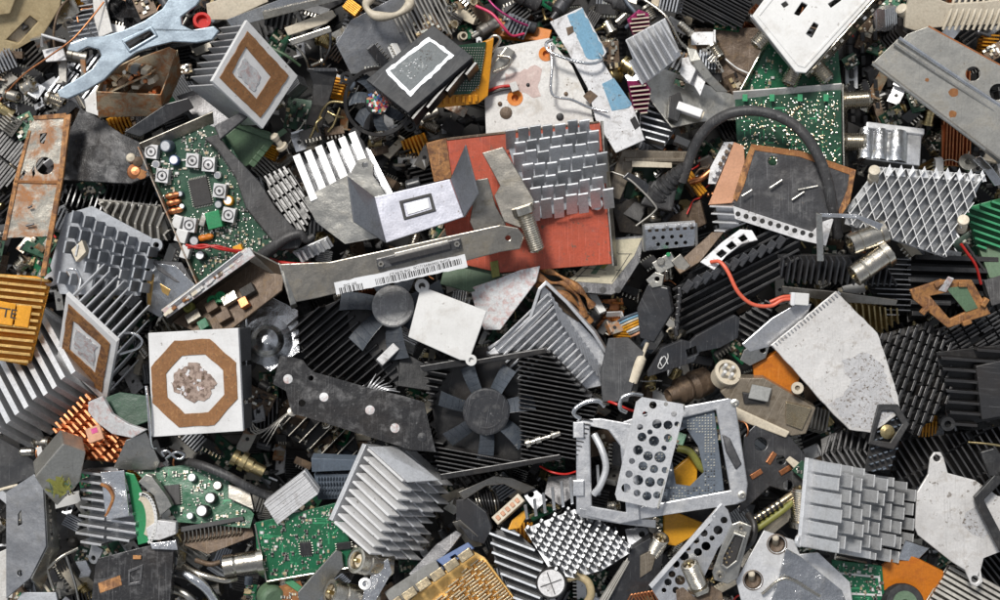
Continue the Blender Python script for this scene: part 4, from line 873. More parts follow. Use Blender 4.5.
# long connector bracket
o = T('slot_bracket', 'long dull steel slot bracket with a black connector and a white barcode label', 'bracket', 405, 262, 60, 12, 285, 5)
q = o.p('slot_bracket', bevel=.8)
q.poly([(280,264),(330,262),(500,225),(518,228),(524,236),(520,249),(500,252),(440,268),(318,298),(292,303),(288,298)], -2.4, 0, 'steel_wm', holes=[(508,238,2.5)])
q.sheet([((278,262,60),(284,268,60)),((290,304,60),(296,302,58)),((291,308,50),(297,305,50))], 2, 'steel')
k = o.p('cable_connector', bevel=.7); k.poly([(376,259),(460,238),(462,248),(378,270)], 0, 5, 'steel_dk'); k.poly([(388,258),(450,243),(451,249),(390,264)], 4, 9, 'ink'); k.poly([(394,253),(448,240),(449,243),(395,257)], 4, 7, 'fin_warm')
for x, y in ((381,264),(457,244)): l = o.loc(x,y,5); k.lathe(l, (0,0,1), [(3,0),(3,2),(1.4,2),(1.2,0)], 'nickel', 6)
k = o.p('barcode_label', bevel=0); k.poly(rag([(334,283),(465,254),(468,267),(336,295)], .5, 5), 0, .35, 'paper')
r = k.r
bars = k.sub('barcode', bevel=0)
def strip(x0, x1, y0, y1, hh, step):
    x = x0
    while x < x1:
        w_ = r.choice((.5,.8,1.2)); t = (x-x0)/(x1-x0); l = o.loc(x, y0+(y1-y0)*t, .35)
        bars.box((l.x, l.y, .42), (w_, hh, .25), 'ink', 1); x += w_+r.uniform(.6,1.5)*step
strip(340,363,291,286,6,1); strip(376,404,282,276,6,1); strip(404,462,276,261,5.5,.8)
for txt, x, y, sz in (('SN2 160', 350, 284.5, 3.6), ('CT:4A70 9H2', 400, 272.5, 3.6), ('0C1713AB60450 9H72K', 432, 264.2, 3.6)): o.text(txt, x, y, .5, sz, 13, 'ink', ex=.05, parent=k)
sink('small silver comb of short fins under the long bracket label end', [(292,254),(328,238),(334,248),(302,264)], 8, 28, 300, 14, 10, 6, t=3, mat='alu_lt')
# --- black fin heat sink and fan beneath
sink('black heat sink of long parallel slanted fins below the long bracket', [(284,322),(340,298),(404,378),(392,396),(310,372)], -2, -50, 200, 8, 22, 17, t=2, mat='black', emat='black_ed')
o = T('cooling_fan', 'black fan with a scuffed grey hub beneath the long bracket', 'fan', 393, 312, 10, 0, 60, 8)
fan(o, (0,6,0), 56, 21, 7, 16, hubm='hub_gr', ring=False, blade='fan_bl', a0=14, sweep=.1)
q = o.p('fan_frame', bevel=.6); q.poly([(344,300),(372,296),(400,352),(398,388),(350,330)], -24, -20, 'black_pl'); q.poly([(400,350),(440,372),(438,392),(398,386)], -24, -14, 'black_pl')
o = T('metal_block', 'little silver block lying on the fan with the grey hub', 'metal block', 388, 354, 12, -45, 60, 15); o.p('metal_block', bevel=.8).box((0,0,-4), (9,24,8), 'alu_white')
# white diamond plate
o = T('square_plate', 'clean white square plate with one screw ear, lying tilted', 'metal plate', 447, 322, 38, 0, 100, 4)
q = o.p('square_plate', bevel=1); q.poly([(421,286),(487,311),(469,361),(460,360),(408,337)], -3, 0, 'white_cl'); l = o.loc(422,286,0); q.lathe((l.x,l.y,-3.2), (0,0,1), [(3.4,.1),(7,0),(7,3.4),(3.4,3.5),(3.3,.1)], 'white_cl', 24, caps=False)
l = o.loc(466,357,0); q.lathe((l.x+5,l.y-3,-3.2), (0,0,1), [(5.5,0),(5.5,3.4),(2.6,3.5),(2.4,.2)], 'white_cl', 20)
# chrome ball and bits
o = T('steel_cup', 'shiny domed steel cup beside the octagon faced heat sink', 'steel cup', 267, 340, -10, 0, 45, 10)
o.p('steel_cup', bevel=0).lathe((0,0,-14), (0,0,1), [(26,0),(25,4),(17,7),(15,12),(11,16),(5,18.5),(.2,19)], 'chrome', 32)
plate('steel_flange', 'smooth steel flange under the shiny domed cup', 'steel flange', [(236,306),(262,292),(298,310),(300,352),(270,372),(244,352)], -24, 60, 10, 3, 'chrome')
# dark plate with white dots
o = T('mounting_plate', 'dark speckled mounting plate with round pale rivets and bent corner', 'mounting plate', 355, 402, 36, 0, 90, 5)
q = o.p('mounting_plate', bevel=1); q.poly([(280,356),(292,357),(303,360),(308,367),(314,372),(370,388),(404,396),(424,402),(430,428),(436,452),(412,450),(360,434),(306,417),(293,414),(289,404),(286,391),(273,384)], -3, 0, 'dark_sh', holes=[(311,378,2.6),(302,403,3.4)])
for x, y, r0, mt in ((288,379,4.8,'paste_gr'),(324,397,4.6,'paste_gr'),(370,410,4.8,'paste_gr'),(395,428,4.8,'paste_gr'),(422,437,4.6,'fan_hub')): l = o.loc(x,y,0); k = o.p('rivet', bevel=0); k.lathe((l.x,l.y,-.3), (0,0,1), [(r0,0),(r0*.95,.8),(r0*.3,1.1),(.1,1.1)], mt, 18)
o = T('spiky_wires', 'fan of bare steel pins poking out under the speckled mounting plate', 'pin comb', 270, 436, -16); q = o.p('spiky_wires', bevel=0)
for i in range(9): q.tube([(290,412,-22),(280-i*3,422+i*1.5,-16),(266-i*2.4,446-i*4,-8)], lambda t: 1.6-1.2*t, 'fin_warm', 6, 3)
q.lathe(o.wp(292,412,-22), (.3,.3,1), [(5,-4),(5,3),(2,4)], 'fin_warm', 12)
o = T('spiky_wires', 'tuft of bent pale pins at the end of the black slanted fin sink', 'pin comb', 378, 384, 2); q = o.p('spiky_wires', bevel=0)
for i in range(7): q.tube([(362+i*3,398-i,0),(370+i*3,384+i,8),(376+i*4,374+i*3,2)], lambda t: 1.5-1.1*t, 'alu_lt', 6, 3)
q.lathe(o.wp(372,396,-8), (.1,.1,1), [(14,-4),(14,3),(10,4)], 'steel_dk', 12)
# pale plastics near 500,300
plate('mica_sheet', 'crumpled pale green grey plastic flake below the coax bracket', 'plastic flake', [(470,288),(500,278),(520,270),(540,266),(536,282),(500,330),(484,330),(476,312)], 12, 200, 14, 2, 'paste_gr')
plate('circuit_board', 'mottled green yellow board scrap under the pale plastic flake', 'board scrap', [(444,268),(496,258),(506,286),(470,292),(440,284)], 4, 90, 8, 2.4, 'green_pl')
plate('yellow_tab', 'small faded yellow tab beside the long bracket tip', 'plastic tab', [(490,262),(498,260),(500,276),(492,278)], 12, 90, 8, 1.4, 'olive')
o = T('rusty_clamp', 'twisted rusty clamp above the silver chevron heat sink', 'clamp', 565, 296, 4); q = o.p('rusty_clamp', bevel=.4)
for pts in ([(528,270,10),(548,282,12),(566,284,8),(578,296,4),(584,316,-4)], [(540,268,4),(560,276,10),(582,292,8),(592,306,0)], [(536,284,0),(552,290,6),(572,300,2),(590,322,-10)]): q.tube(pts, lambda t: 3+1.6*math.sin(t*14), 'cop_rust', 8)
q.poly([(538,284),(576,288),(588,312),(578,322),(556,306)], -14, -10, 'umber')
# chevron sink custom
o = T('heat_sink', 'silver heat sink with V shaped fins like nested chevrons', 'heat sink', 555, 340, 10, 0, 160, 4)
q = o.p('base_plate', bevel=.8); q.poly([(543,285),(552,292),(600,344),(606,358),(602,386),(556,396),(492,372),(486,352),(500,342),(528,326),(538,306)], -26, -20, 'alu')
q.sheet([((489,350,6),(489,352,-14)),((508,338,10),(508,340,-14)),((532,318,16),(532,320,-12)),((541,290,22),(541,292,-10)),((546,285,22),(548,286,-10)),((566,304,18),(568,303,-12)),((592,334,12),(594,333,-14)),((606,356,4),(608,356,-18))], 3.4, 'alu_lt')
q.poly([(543,285),(551,292),(554,303),(499,360),(487,353),(506,338),(530,316),(539,300)], -16, 0, 'alu_lt')
f = o.p('fin_array', bevel=.4)
for i in range(14):
    t = i/13; bx, by = 549+t*50, 297+t*72; z = 18-t*10
    f.sheet([((bx-54,by+50,z-4),(bx-54,by+50,z-24)),((bx-1,by-1,z),(bx-1,by-1,z-24)),((bx+3,by+2,z),(bx+3,by+2,z-24)),((bx+9,by+24,z-3),(bx+9,by+24,z-24))], 2.3, 'alu')
# drive label plate
o = plate('drive_cover', 'black drive cover with a faded yellow label printed with boxes and lines', 'drive cover', [(566,284),(588,262),(612,238),(645,235),(640,262),(622,290),(612,295),(572,292)], -8, 90, 10, 4, 'steel_dk')
k = o.p('paper_label', bevel=.1); k.poly([(568,281),(602,248),(612,240),(642,238),(634,256),(612,284)], 0, .4, 'oldpaper')
q = k.sub('printed_line', bevel=0)
for a in ([(576,276),(600,277)],[(584,268),(606,270)],[(592,260),(612,262)],[(600,252),(618,253)],[(612,282),(630,254)],[(618,254),(632,254)],[(574,281),(598,257)],[(616,270),(624,271)]):
    (x0,y0),(x1,y1) = a; A, B = o.loc(x0,y0,.4), o.loc(x1,y1,.4); v = B-A; q.box(((A.x+B.x)/2,(A.y+B.y)/2,.5), (v.length,.7,.2), 'ink', math.degrees(math.atan2(v.y,v.x)))
k.poly([(590,274),(598,264),(603,264),(596,274)], .3, .6, 'green_pl'); k.poly([(600,268),(606,261),(610,262),(604,269)], .3, .6, 'olive')
for x in (585,603,618): k.lathe(o.loc(x,290,0)-Vector((0,0,.2)), (0,0,1), [(3.4,0),(3.2,.6),(.1,.7)], 'ink', 14)
# dark stuff behind
for i, (q_, mt, ld) in enumerate([([(612,206),(640,196),(664,220),(650,236),(620,232)], 'grime', 0), ([(602,168),(620,196),(648,206),(640,222),(606,206)], 'rubber', 90), ([(650,226),(680,212),(700,200),(706,224),(680,236)], 'umber', 200)]):
    plate('plastic_shard', ['grimy brown plastic lump behind the perforated silver shield','curved black rubber flap beside the red plate edge','scuffed brown plastic wedge beside the strain relief'][i], 'plastic scrap', q_, -36, ld, 20, 7, mt)
o = T('shield_can', 'bright perforated metal connector shield with small prongs below the strain relief', 'connector shield', 670, 236, 6, 4, 270, 20)
q = o.p('shield_can', bevel=.5)
hl = [(-16+9*i+(4 if j else 0), -1-7*j) for j in (0,1) for i in range(4)]
q.lpoly([(-26,-14),(24,-12),(26,10),(-26,10)], -2, 0, 'chrome', holes=[circ(x,y,2,10) for x,y in hl])
q.box((0,12,2), (50,4,7), 'alu_lt'); q.box((-26,0,-2), (2.5,28,9), 'steel'); q.box((26,-1,-2), (2.5,26,9), 'steel')
for x in (-18,-4,8,20): q.lathe((x,12,5), (0,.5,1), [(3,0),(2.4,3),(.4,6)], 'alu_lt', 10)
for x in range(-20,24,7): q.box((x,9,1), (3.5,6,2), 'umber')
sink('orange brown lattice heat sink deep below the drive cover label', [(594,300),(624,298),(626,330),(598,332)], -36, 88, 0, 2, 10, 4, t=2.6, m=2, gap=3, mat='copper', fmat='orange')
# dark connector module
o = T('connector_block', 'scuffed black connector housing with ridged slots and a screw tab', 'connector', 652, 308, 34, 25, 200, 16)
q = o.p('housing', bevel=1); q.poly([(637,308),(648,284),(668,288),(672,312),(654,342),(640,338)], -16, 0, 'slate')
k = o.p('contact_slot', bevel=.2)
for i in range(8): k.box(o.wp(659+i*1.1, 291+i*3.1, 35), (8,1.8,2), 'ink', 20)
k = o.p('screw_tab', bevel=.5); k.poly([(646,280),(655,272),(664,275),(662,286),(652,288)], -2, 2, 'steel', holes=[(657,279,2.4)])
k = o.p('metal_pin', bevel=0); a, b = o.wp(648,342,22), o.wp(632,382,18); v = b-a; k.lathe(a, v, [(2,0),(2,14),(5,17),(5.4,22),(5.4,v.length)], 'ivory', 14)
k = o.p('latch', bevel=.7); k.poly([(650,338),(660,326),(664,336),(656,350),(648,350)], -12, -2, 'black_pl')
o = T('ribbon_plug', 'plug with blue, yellow and white strands beside the scuffed connector housing', 'ribbon cable', 630, 328, 12); q = o.p('ribbon_plug', bevel=0)
for i, mt in enumerate(['bluegray','blue_pt','ivory','yellow','yellow','white_cl','gray_pl','peach']): q.tube([(618+i*1.9,321+i*2.2,8),(626+i*1.6,317+i*2.4,14),(640+i*1,312+i*2.4,10)], 1.3, mt, 6)
plate('box_cover', 'scuffed blue black steel box standing below the ribbon strands', 'steel box', [(608,338),(628,337),(644,352),(628,402),(602,402),(600,372)], 18, 160, 16, 30, 'slate')
o = plate('latch_plate', 'scratched black blue plate with a square hole and a chalk scribble', 'steel plate', [(648,372),(662,348),(682,340),(690,342),(696,336),(735,315),(740,318),(738,338),(720,348),(700,352),(694,362),(648,377)], 30, 300, 14, 5, 'slate', holes=[[(686,350),(696,346),(698,354),(688,358)]])
q = o.p('chalk_scribble', bevel=0); q.tube([(662,366,31.5),(660,360,31.5),(666,352,31.5),(668,358,31.5),(662,368,31.5),(658,366,31.5),(664,356,31.5),(668,364,31.5)], .5, 'white_cl', 5, 4)
# --- big black sink with ringed edge
o = sink('large black heat sink with blocky rim and long fins under the red wire', [(672,290),(700,262),(780,226),(800,240),(800,262),(700,340),(676,330)], 4, 28+90, 200, 14, 24, 9, t=3, mat='black', emat='black_ed')
q = o.p('ridged_rim', bevel=1)
for i in range(11): t = i/10; q.box(o.wp(688+t*92, 286-t*44, 18), (8,13,10), 'slate', 26)
for i in range(7): q.box(o.wp(680-i*.6, 292+i*6.5, 16), (10,3.6,9), 'slate', -20)
plate('toothed_strip', 'white toothed metal strip curved along the large black heat sink', 'metal strip', [(700,262),(722,242),(740,229),(752,230),(758,240),(742,244),(726,256),(714,270)], 22, 120, 14, 3, 'alu_white', holes=[[(716,254),(722,249),(727,253),(721,258)],[(726,246),(732,241),(737,246),(731,250)],[(738,238),(744,234),(748,239),(742,242)]])
plate('brown_bar', 'long brown plastic bar beside the white toothed strip', 'plastic bar', [(674,266),(712,232),(724,232),(700,262),(680,274)], 8, 120, 14, 6, 'umber')
o = T('lever_block', 'small grey clamp block with a green dot above the connector housing', 'clamp', 672, 264, 4, 30, 200, 12); q = o.p('lever_block', bevel=.8)
q.box((-6,4,-4), (22,14,10), 'steel', 0); q.box((8,-4,-2), (12,16,12), 'steel_wm', 10); q.cyl((-8,8,1), (0,0,1), 4, 4, 'nickel'); q.cyl((2,10,2), (0,0,1), 2.2, 4, 'green_br')
o = T('insulated_wire', 'coral red wire curving over the large black heat sink into a white plug', 'wire', 745, 285, 34); q = o.p('wire_sleeve', bevel=0)
q.tube([(711,262,26),(720,262,34),(728,272,38),(738,292,38),(752,304,36),(770,306,34),(782,300,34),(792,299,32)], 2, 'coral'); q.tube([(770,302,33),(782,297,34),(792,296,32)], 1.6, 'coral')
k = o.p('white_plug', bevel=.8); k.box(o.wp(799,299,32), (18,12,9), 'white_cl', -4); k.box(o.wp(793,299,36), (4,13,2), 'paper', -4)
# two coax sockets on a bracket
o = T('twin_socket', 'shiny bent bracket holding two dull threaded coax sockets over the fins', 'coax socket', 850, 246, 50); q = o.p('wire_bracket', bevel=.6)
q.sheet([((817,213,58),(822,217,58)),((856,214,58),(857,219,58)),((883,224,56),(879,230,56)),((890,240,48),(884,242,48)),((886,262,40),(880,260,40))], 3, 'chrome')
q.sheet([((816,212,60),(822,214,60)),((817,260,34),(824,260,34))], 3, 'steel')
for (x0,y0,x1,y1) in ((884,232,850,245),(888,252,854,276)):
    k = o.p('coax_socket', bevel=0); a, b = o.wp(x0,y0,44), o.wp(x1,y1,48); fconn(k, a, b-a, 11, (b-a).length, 'nickel', threaded=False)
# sinks around
sink('black heat sink with a row of short upright fins below the coax bracket', [(780,260),(884,262),(900,288),(782,284)], 22, -4, 270, 24, 14, 20, t=1.8, mat='black_ed', fmat='slate')
plate('sheet_strip', 'grey steel strip lying below the upright black fins', 'steel strip', [(782,286),(840,292),(898,300),(896,306),(838,302),(784,294)], 8, 270, 20, 3, 'steel_wm')
sink('gold brown heat sink fins below the grey steel strip', [(806,298),(898,308),(902,322),(880,338),(820,312)], -8, 10, 270, 18, 14, 16, t=2.4, mat='brass', fmat='brass')
sink('dark grey spiky heat sink behind the white flat plate corner', [(862,262),(912,256),(912,312),(888,318)], -8, 88, 0, 6, 14, 12, t=1.6, mat='black', emat='alu_dk')
sink('glossy black heat sink with broad level ribs near the edge', [(906,258),(960,252),(1010,262),(1010,292),(960,300),(912,320)], -10, 88, 90, 10, 16, 6, t=6, mat='black', emat='black_ed')
o = plate('corroded_plate', 'large pale heat sink base with brown specks and a bare grey patch', 'heat sink base', rag([(836,291),(878,333),(898,396),(901,412),(872,433),(850,430),(838,419),(771,345)], .5, 6), 34, 110, 4, 4, 'alu_speck')
q = o.p('bare_patch', bevel=0); q.poly(rag([(840,360),(868,352),(884,366),(890,392),(897,410),(872,430),(852,427),(828,404),(842,396),(852,384),(846,372)], 2, 4), 0, .3, 'alu_bare')
q = o.p('fin_edge', bevel=.2)
for i in range(22): t = i/21; q.box(o.wp(839-t*66, 293+t*54, 30), (1.4,4,3), 'alu_dk', 40)
for x, y in ((774,347),): q.lathe(o.wp(797,388,30), (0,0,1), [(6,0),(6,3),(2.6,3),(2.4,0)], 'ivory', 16)
plate('wedge_plate', 'smooth grey wedge of metal with toothed edge beside the pale base', 'metal wedge', [(742,344),(772,318),(796,304),(812,304),(806,318),(772,346),(750,352)], 22, 300, 4, 5, 'alu')
sink('black serrated heat sink edge below the coral wire', [(735,318),(762,300),(780,296),(760,334),(742,344)], 6, 60, 120, 12, 12, 9, t=2.2, mat='black', emat='black_ed')
plate('plastic_block', 'orange plastic block wedged below the grey metal wedge', 'plastic block', [(753,366),(778,352),(800,372),(798,392),(772,390),(754,380)], 10, 250, 14, 12, 'orange')
o = T('tube_socket', 'round white socket with four prongs beside the scratched plate', 'socket', 728, 372, 18, 30, 60, 30); q = o.p('tube_socket', bevel=0)
q.lathe((0,0,-16), (0,0,1), [(12,0),(12,13),(13.5,13),(13.5,16),(10,16.4),(9,12),(.2,12)], 'ivory', 28)
for a in range(4): q.lathe((5.5*math.cos(a*1.57),5.5*math.sin(a*1.57),-4), (0,.1,1), [(2,0),(2,9),(1,10)], 'white_cl', 10)
o = plate('screw_bracket', 'grey lugged bracket with a hole beside the round white socket', 'bracket', [(744,350),(760,340),(770,346),(766,358),(750,366),(740,360)], 20, 300, 12, 4, 'steel', holes=[(763,350,3)])
# rusty copper frame
o = T('chip_surround', 'rusty copper coloured square frame with a dark opening lying on black fins', 'frame', 950, 304, 36, 0, 290, 10)
q = o.p('chip_surround', bevel=.8); q.poly([(910,290),(940,280),(972,280),(991,314),(948,328),(914,300)], -4, 0, 'cop_rust', holes=[[(930,296),(950,292),(966,312),(950,319)]])
for (x,y,a) in ((938,283,30),(962,284,0),(984,302,60),(966,322,20),(924,310,50)): l = o.loc(x,y,0); q.box((l.x,l.y,1), (9,5,6), 'cop_rust', a)
q.sheet([((938,290,38),(948,276,46)),((946,292,38),(954,278,46))], 1.5, 'paste_gr'); k = o.p('circuit_board', bevel=.2); k.poly([(946,288),(966,286),(978,308),(966,312)], .2, 1, 'green_pl')
o = T('insulated_wire', 'red wire hanging with a black one from the diamond patterned sink', 'wire', 970, 264, 10); q = o.p('insulated_wire', bevel=0)
q.tube([(961,244,26),(968,254,22),(976,266,16),(981,284,6)], 1.5, 'redwire'); q.tube([(966,244,24),(974,256,18),(984,270,12)], 1.4, 'rubber')
plate('rubber_block', 'black rubber block at the edge beside the copper frame', 'rubber block', [(984,280),(1012,272),(1012,300),(992,306)], 8, 90, 10, 10, 'rubber')
# black grid sinks
sink('black pin heat sink with fine close set rows beside the pale base', [(878,334),(932,320),(952,340),(952,400),(918,436),(900,420)], 20, -22, 90, 8, 14, 12, t=3, m=9, gap=1.6, mat='black', emat='black_ed', tj=.15, hj=.01)
sink('black heat sink of bristling pins beside the copper frame', [(938,328),(1010,306),(1012,352),(950,356)], 10, -60, 90, 8, 14, 13, t=2.4, m=6, gap=1.8, mat='black', emat='black_ed')
o = sink('black finned heat sink block with a smooth centre bar at the edge', [(940,354),(1012,346),(1012,420),(952,430)], 30, 86, 250, 6, 14, 8, t=3.4, mat='black', emat='black_ed')
q = o.p('centre_bar', bevel=1); q.poly([(976,366),(1012,358),(1012,414),(982,420)], 4, 15.5, 'black_ed'); l = o.loc(948,424,14); q.lathe(l-Vector((0,0,6)), (0,0,1), [(7,0),(7,6),(3.4,6),(3.2,0)], 'black_pl', 18)
# ================================================================== bottom rows
o = plate('cover_plate', 'dull grey steel cover plate with keyhole slots standing at the edge', 'cover plate', [(6,492),(34,474),(43,488),(46,546),(30,578),(6,598)], 30, 175, 10, 3, 'alu_dk', holes=[[(18,514),(21,510),(22,524),(18,526)],(20,573,3)])
q = o.p('side_wall', bevel=.5); q.sheet([((43,488,30),(52,492,6)),((46,546,30),(58,548,6)),((30,578,30),(40,590,6))], 2, 'steel')
q = o.p('component_row', bevel=.2)
for i in range(11): q.box(o.wp(47.5+i*.25, 497+i*4.6, 20), (5,3,4), q.r.choice(['ivory','umber','nickel','grime']), 0)
plate('cover_plate', 'scratched grey cover flange sliver at the very edge of the heap', 'cover plate', [(-10,556),(8,548),(8,600),(-10,604)], 2, 20, 10, 3, 'white')
o = T('relay_can', 'square aluminium can with a green yellow scribble on its face', 'metal can', 62, 476, 34, 0, 310, 32)
q = o.p('relay_can', bevel=1.4); q.poly([(35,477),(63,444),(86,452),(80,482),(57,506),(46,494)], -30, 0, 'steel_ch')
k = q.sub('green_scribble', bevel=0); k.poly(rag([(48,482),(62,476),(72,488),(58,498)], 2.4, 3), 0, .3, 'olive')
for i in range(18): k.box(o.wp(k.r.uniform(49,70), k.r.uniform(480,496), 34), (k.r.uniform(3,9),1,1), k.r.choice(['olive','green_pl']), k.r.uniform(0,180))
sink('copper coloured pin heat sink with stepped pins below the pale silver channels', [(52,424),(86,392),(126,432),(112,462),(74,458),(54,444)], 6, 45, 120, 10, 20, 10, t=3, m=6, gap=3, mat='copper', fmat='copper', emat='copper')
o = T('chip_tag', 'tiny beige chip with a purple spot on the copper coloured pins', 'chip', 95, 434, 18, 20, 90, 10); q = o.p('chip_body', bevel=.5); q.box((0,0,0), (15,15,5), 'peach'); k = q.sub('purple_spot', bevel=0); k.box((1,3,2.6), (6,5,.5), 'magenta')
plate('circuit_board', 'dark round cornered board piece behind the corroded white chunk', 'circuit board', [(104,398),(120,392),(150,396),(152,420),(130,428),(108,416)], 2, 90, 8, 3, 'pcb_dk')
o = plate('corroded_chunk', 'corroded white chunk with brown edges on the dark board piece', 'metal chunk', [(88,402),(102,396),(112,414),(128,424),(146,430),(132,438),(112,434),(96,422),(88,412)], 16, 200, 16, 5, 'paste_gr')
plate('sheet_metal', 'plain grey sheet metal flap standing below the white octagon face', 'metal sheet', [(113,468),(126,440),(146,432),(160,462),(156,470),(128,470)], 12, 260, 14, 2, 'steel')
# small silver sinks + shiny plate
o = sink('small silver heat sink with wide bright fins beside the green strip', [(78,472),(104,470),(136,520),(136,540),(84,548),(74,536),(80,500)], 14, 86, 190, 20, 20, 9, t=3, m=2, gap=3, mat='alu', emat='alu_lt', fmat='alu', ears=[(93,558,6)])
q = o.p('paste_patch', bevel=.3)
o = plate('mirror_plate', 'mirror bright plate with a curved rust mark on the small silver sink', 'metal plate', [(100,472),(124,470),(129,516),(106,520)], 30, 160, 14, 2, 'chrome')
o.p('rust_streak', bevel=0).tube([(101,484,30),(108,488,31),(113,498,30),(108,512,29),(106,516,28)], 1.7, 'rust')
plate('green_strip', 'bright green circuit strip with pale lines beside the mirror bright plate', 'circuit strip', [(125,472),(134,474),(150,510),(164,538),(138,545),(134,520)], 22, 180, 8, 2, 'green_br')
o = T('arc_coil', 'white toothed arc of a motor coil inside a grey holder', 'motor coil', 150, 508, 26); q = o.p('arc_band', bevel=.4)
ar = [(142+16*math.sin(R_(a))*1, 520-28*math.cos(R_(a))) for a in range(0, 150, 15)]; ar2 = [(138+8*math.sin(R_(a)), 520-20*math.cos(R_(a))) for a in range(135, -1, -15)]
q.poly(ar+ar2, -8, 0, 'ivory')
for i, a in enumerate(range(0, 150, 9)): q.box(o.wp(142+14*math.sin(R_(a)), 520-26*math.cos(R_(a)), 27), (3,5,3), 'white_cl', 90-a)
k = o.p('coil_holder', bevel=.8); k.poly([(138,482),(146,474),(152,476),(168,498),(172,506),(160,516),(154,496)], -8, 4, 'steel'); k.poly([(146,528),(158,520),(176,522),(176,534),(160,540),(148,540)], -8, 2, 'alu_white')
# board with caps
o = T('circuit_board', 'green circuit board with grey capacitors and a comb of metal pins', 'circuit board', 202, 500, 10, 0, 100, 10)
pcb(o, [(134,470),(192,464),(216,466),(254,514),(250,528),(178,522),(160,496)], dens=1.5, seed=11, chips=[(172,495,17,20,6)], caps=[(213,498,5.6,10,'ink'),(206,511,6.2,13,'ink'),(192,516,3.4,9,'fin_gray'),(194,478,4,8,'fin_gray'),(218,486,4.5,5,'umber')])
k = o.p('pin_header', bevel=.3); k.poly([(180,527),(243,516),(244,520),(181,532)], 0, 4, 'ink')
for i in range(15): a = 184+i*4; k.tube([(a,530-i*.75,14),(a+1,538-i*.6,12),(a-1,546-i*.5,4)], .9, 'nickel', 6, 2)
k.poly([(180,534),(250,520),(254,536),(208,554),(182,544)], -12, -10, 'umber')
k = o.p('heat_plate', bevel=.6); k.poly([(228,484),(250,490),(254,510),(228,498)], 1, 8, 'steel_wm')
k = o.p('label_strip', bevel=.1); k.poly([(133,468),(162,462),(164,466),(134,472)], .2, .8, 'pinkstain')
o = T('power_cable', 'thick black cable crossing above the board with grey capacitors', 'cable', 225, 475, 28); o.p('power_cable', bevel=0).tube([(188,462,10),(204,466,26),(228,476,30),(250,488,26),(272,498,10)], 4.5, 'rubber', 12)
o = T('brass_plug', 'brass coax plug with grooves above the black cable', 'plug', 245, 464, 22); q = o.p('brass_plug', bevel=0); a, b = o.wp(232,456,18), o.wp(264,472,16); v = b-a
q.lathe(a, v, [(4,0),(8,1),(8,6),(6,6.5),(6,9),(10,9.5),(10,15),(7.5,15.5),(7.5,22),(6,24),(6,v.length)], 'brass', 22)
o = T('wire_ring', 'small bright wire rings beside the black cable', 'wire ring', 172, 456, 18); q = o.p('wire_ring', bevel=0); q.tube([(164,456,18),(162,452,20),(168,451,20),(176,458,18),(182,458,18),(184,454,18),(176,452,20),(166,458,17)], 1.6, 'chrome')
# bottom dark module
o = plate('module_plate', 'dark brown module plate with a red label and a small square window', 'module', [(95,566),(98,558),(150,545),(174,548),(170,604),(90,612)], 30, 80, 6, 14, 'dark_sh')
k = o.p('red_label', bevel=.1); k.poly([(98,583),(120,575),(122,585),(100,593)], 0, .4, 'cop_rust'); 
for i in range(7): k.box(o.wp(102+i*2.6, 587-i*.9, 30.6), (1.4,2.6,.3), 'ivory', 15)
k = o.p('square_window', bevel=.3); k.poly([(128,570),(143,564),(141,584),(128,586)], 0, 1.2, 'steel_dk', holes=[[(130,572),(140,568),(139,581),(130,583)]]); k.box(o.wp(137,557,30.5), (8,4,.6), 'cop_rust', 0)
plate('steel_edge', 'bright steel corner strip behind the dark brown module plate', 'steel strip', [(150,543),(176,540),(178,550),(152,549)], 32, 80, 8, 3, 'chrome')
o = T('steel_loop', 'bent steel wire frame beside the dark brown module plate', 'wire frame', 60, 572, 8); q = o.p('steel_loop', bevel=0)
q.tube([(78,548,4),(62,556,10),(50,566,12),(48,572,10),(58,600,8),(64,612,2)], 1.8, 'nickel'); q.tube([(40,580,4),(48,590,8),(56,604,4)], 1.5, 'ivory'); q.tube([(66,556,6),(74,580,4),(80,606,2)], 1.4, 'steel')
plate('blue_cover', 'small blue grey metal cover at the bottom near the dull cover plate', 'metal cover', [(14,604),(22,592),(56,592),(60,612)], 20, 90, 8, 6, 'fin_gray')
o = T('steel_shackle', 'polished twisted steel shackle pieces beside the dark brown module', 'shackle', 205, 586, 18); q = o.p('steel_shackle', bevel=0)
for pts, r0, mt in (([(176,572,10),(190,576,20),(206,588,20),(216,602,14)], 5, 'chrome'), ([(184,566,6),(200,574,16),(224,580,14),(236,578,6)], 3.4, 'nickel'), ([(170,588,4),(186,594,14),(200,608,10)], 4, 'steel'), ([(196,560,4),(210,564,10),(220,562,8)], 2.6, 'umber')): q.tube(pts, r0, mt, 12)
o = T('coax_socket', 'dull nickel coax socket lying beside the small green board', 'coax socket', 238, 563, 22); q = o.p('coax_socket', bevel=0); a, b = o.wp(264,560,16), o.wp(224,566,18); fconn(q, a, b-a, 11, (b-a).length, 'nickel', threaded=False)
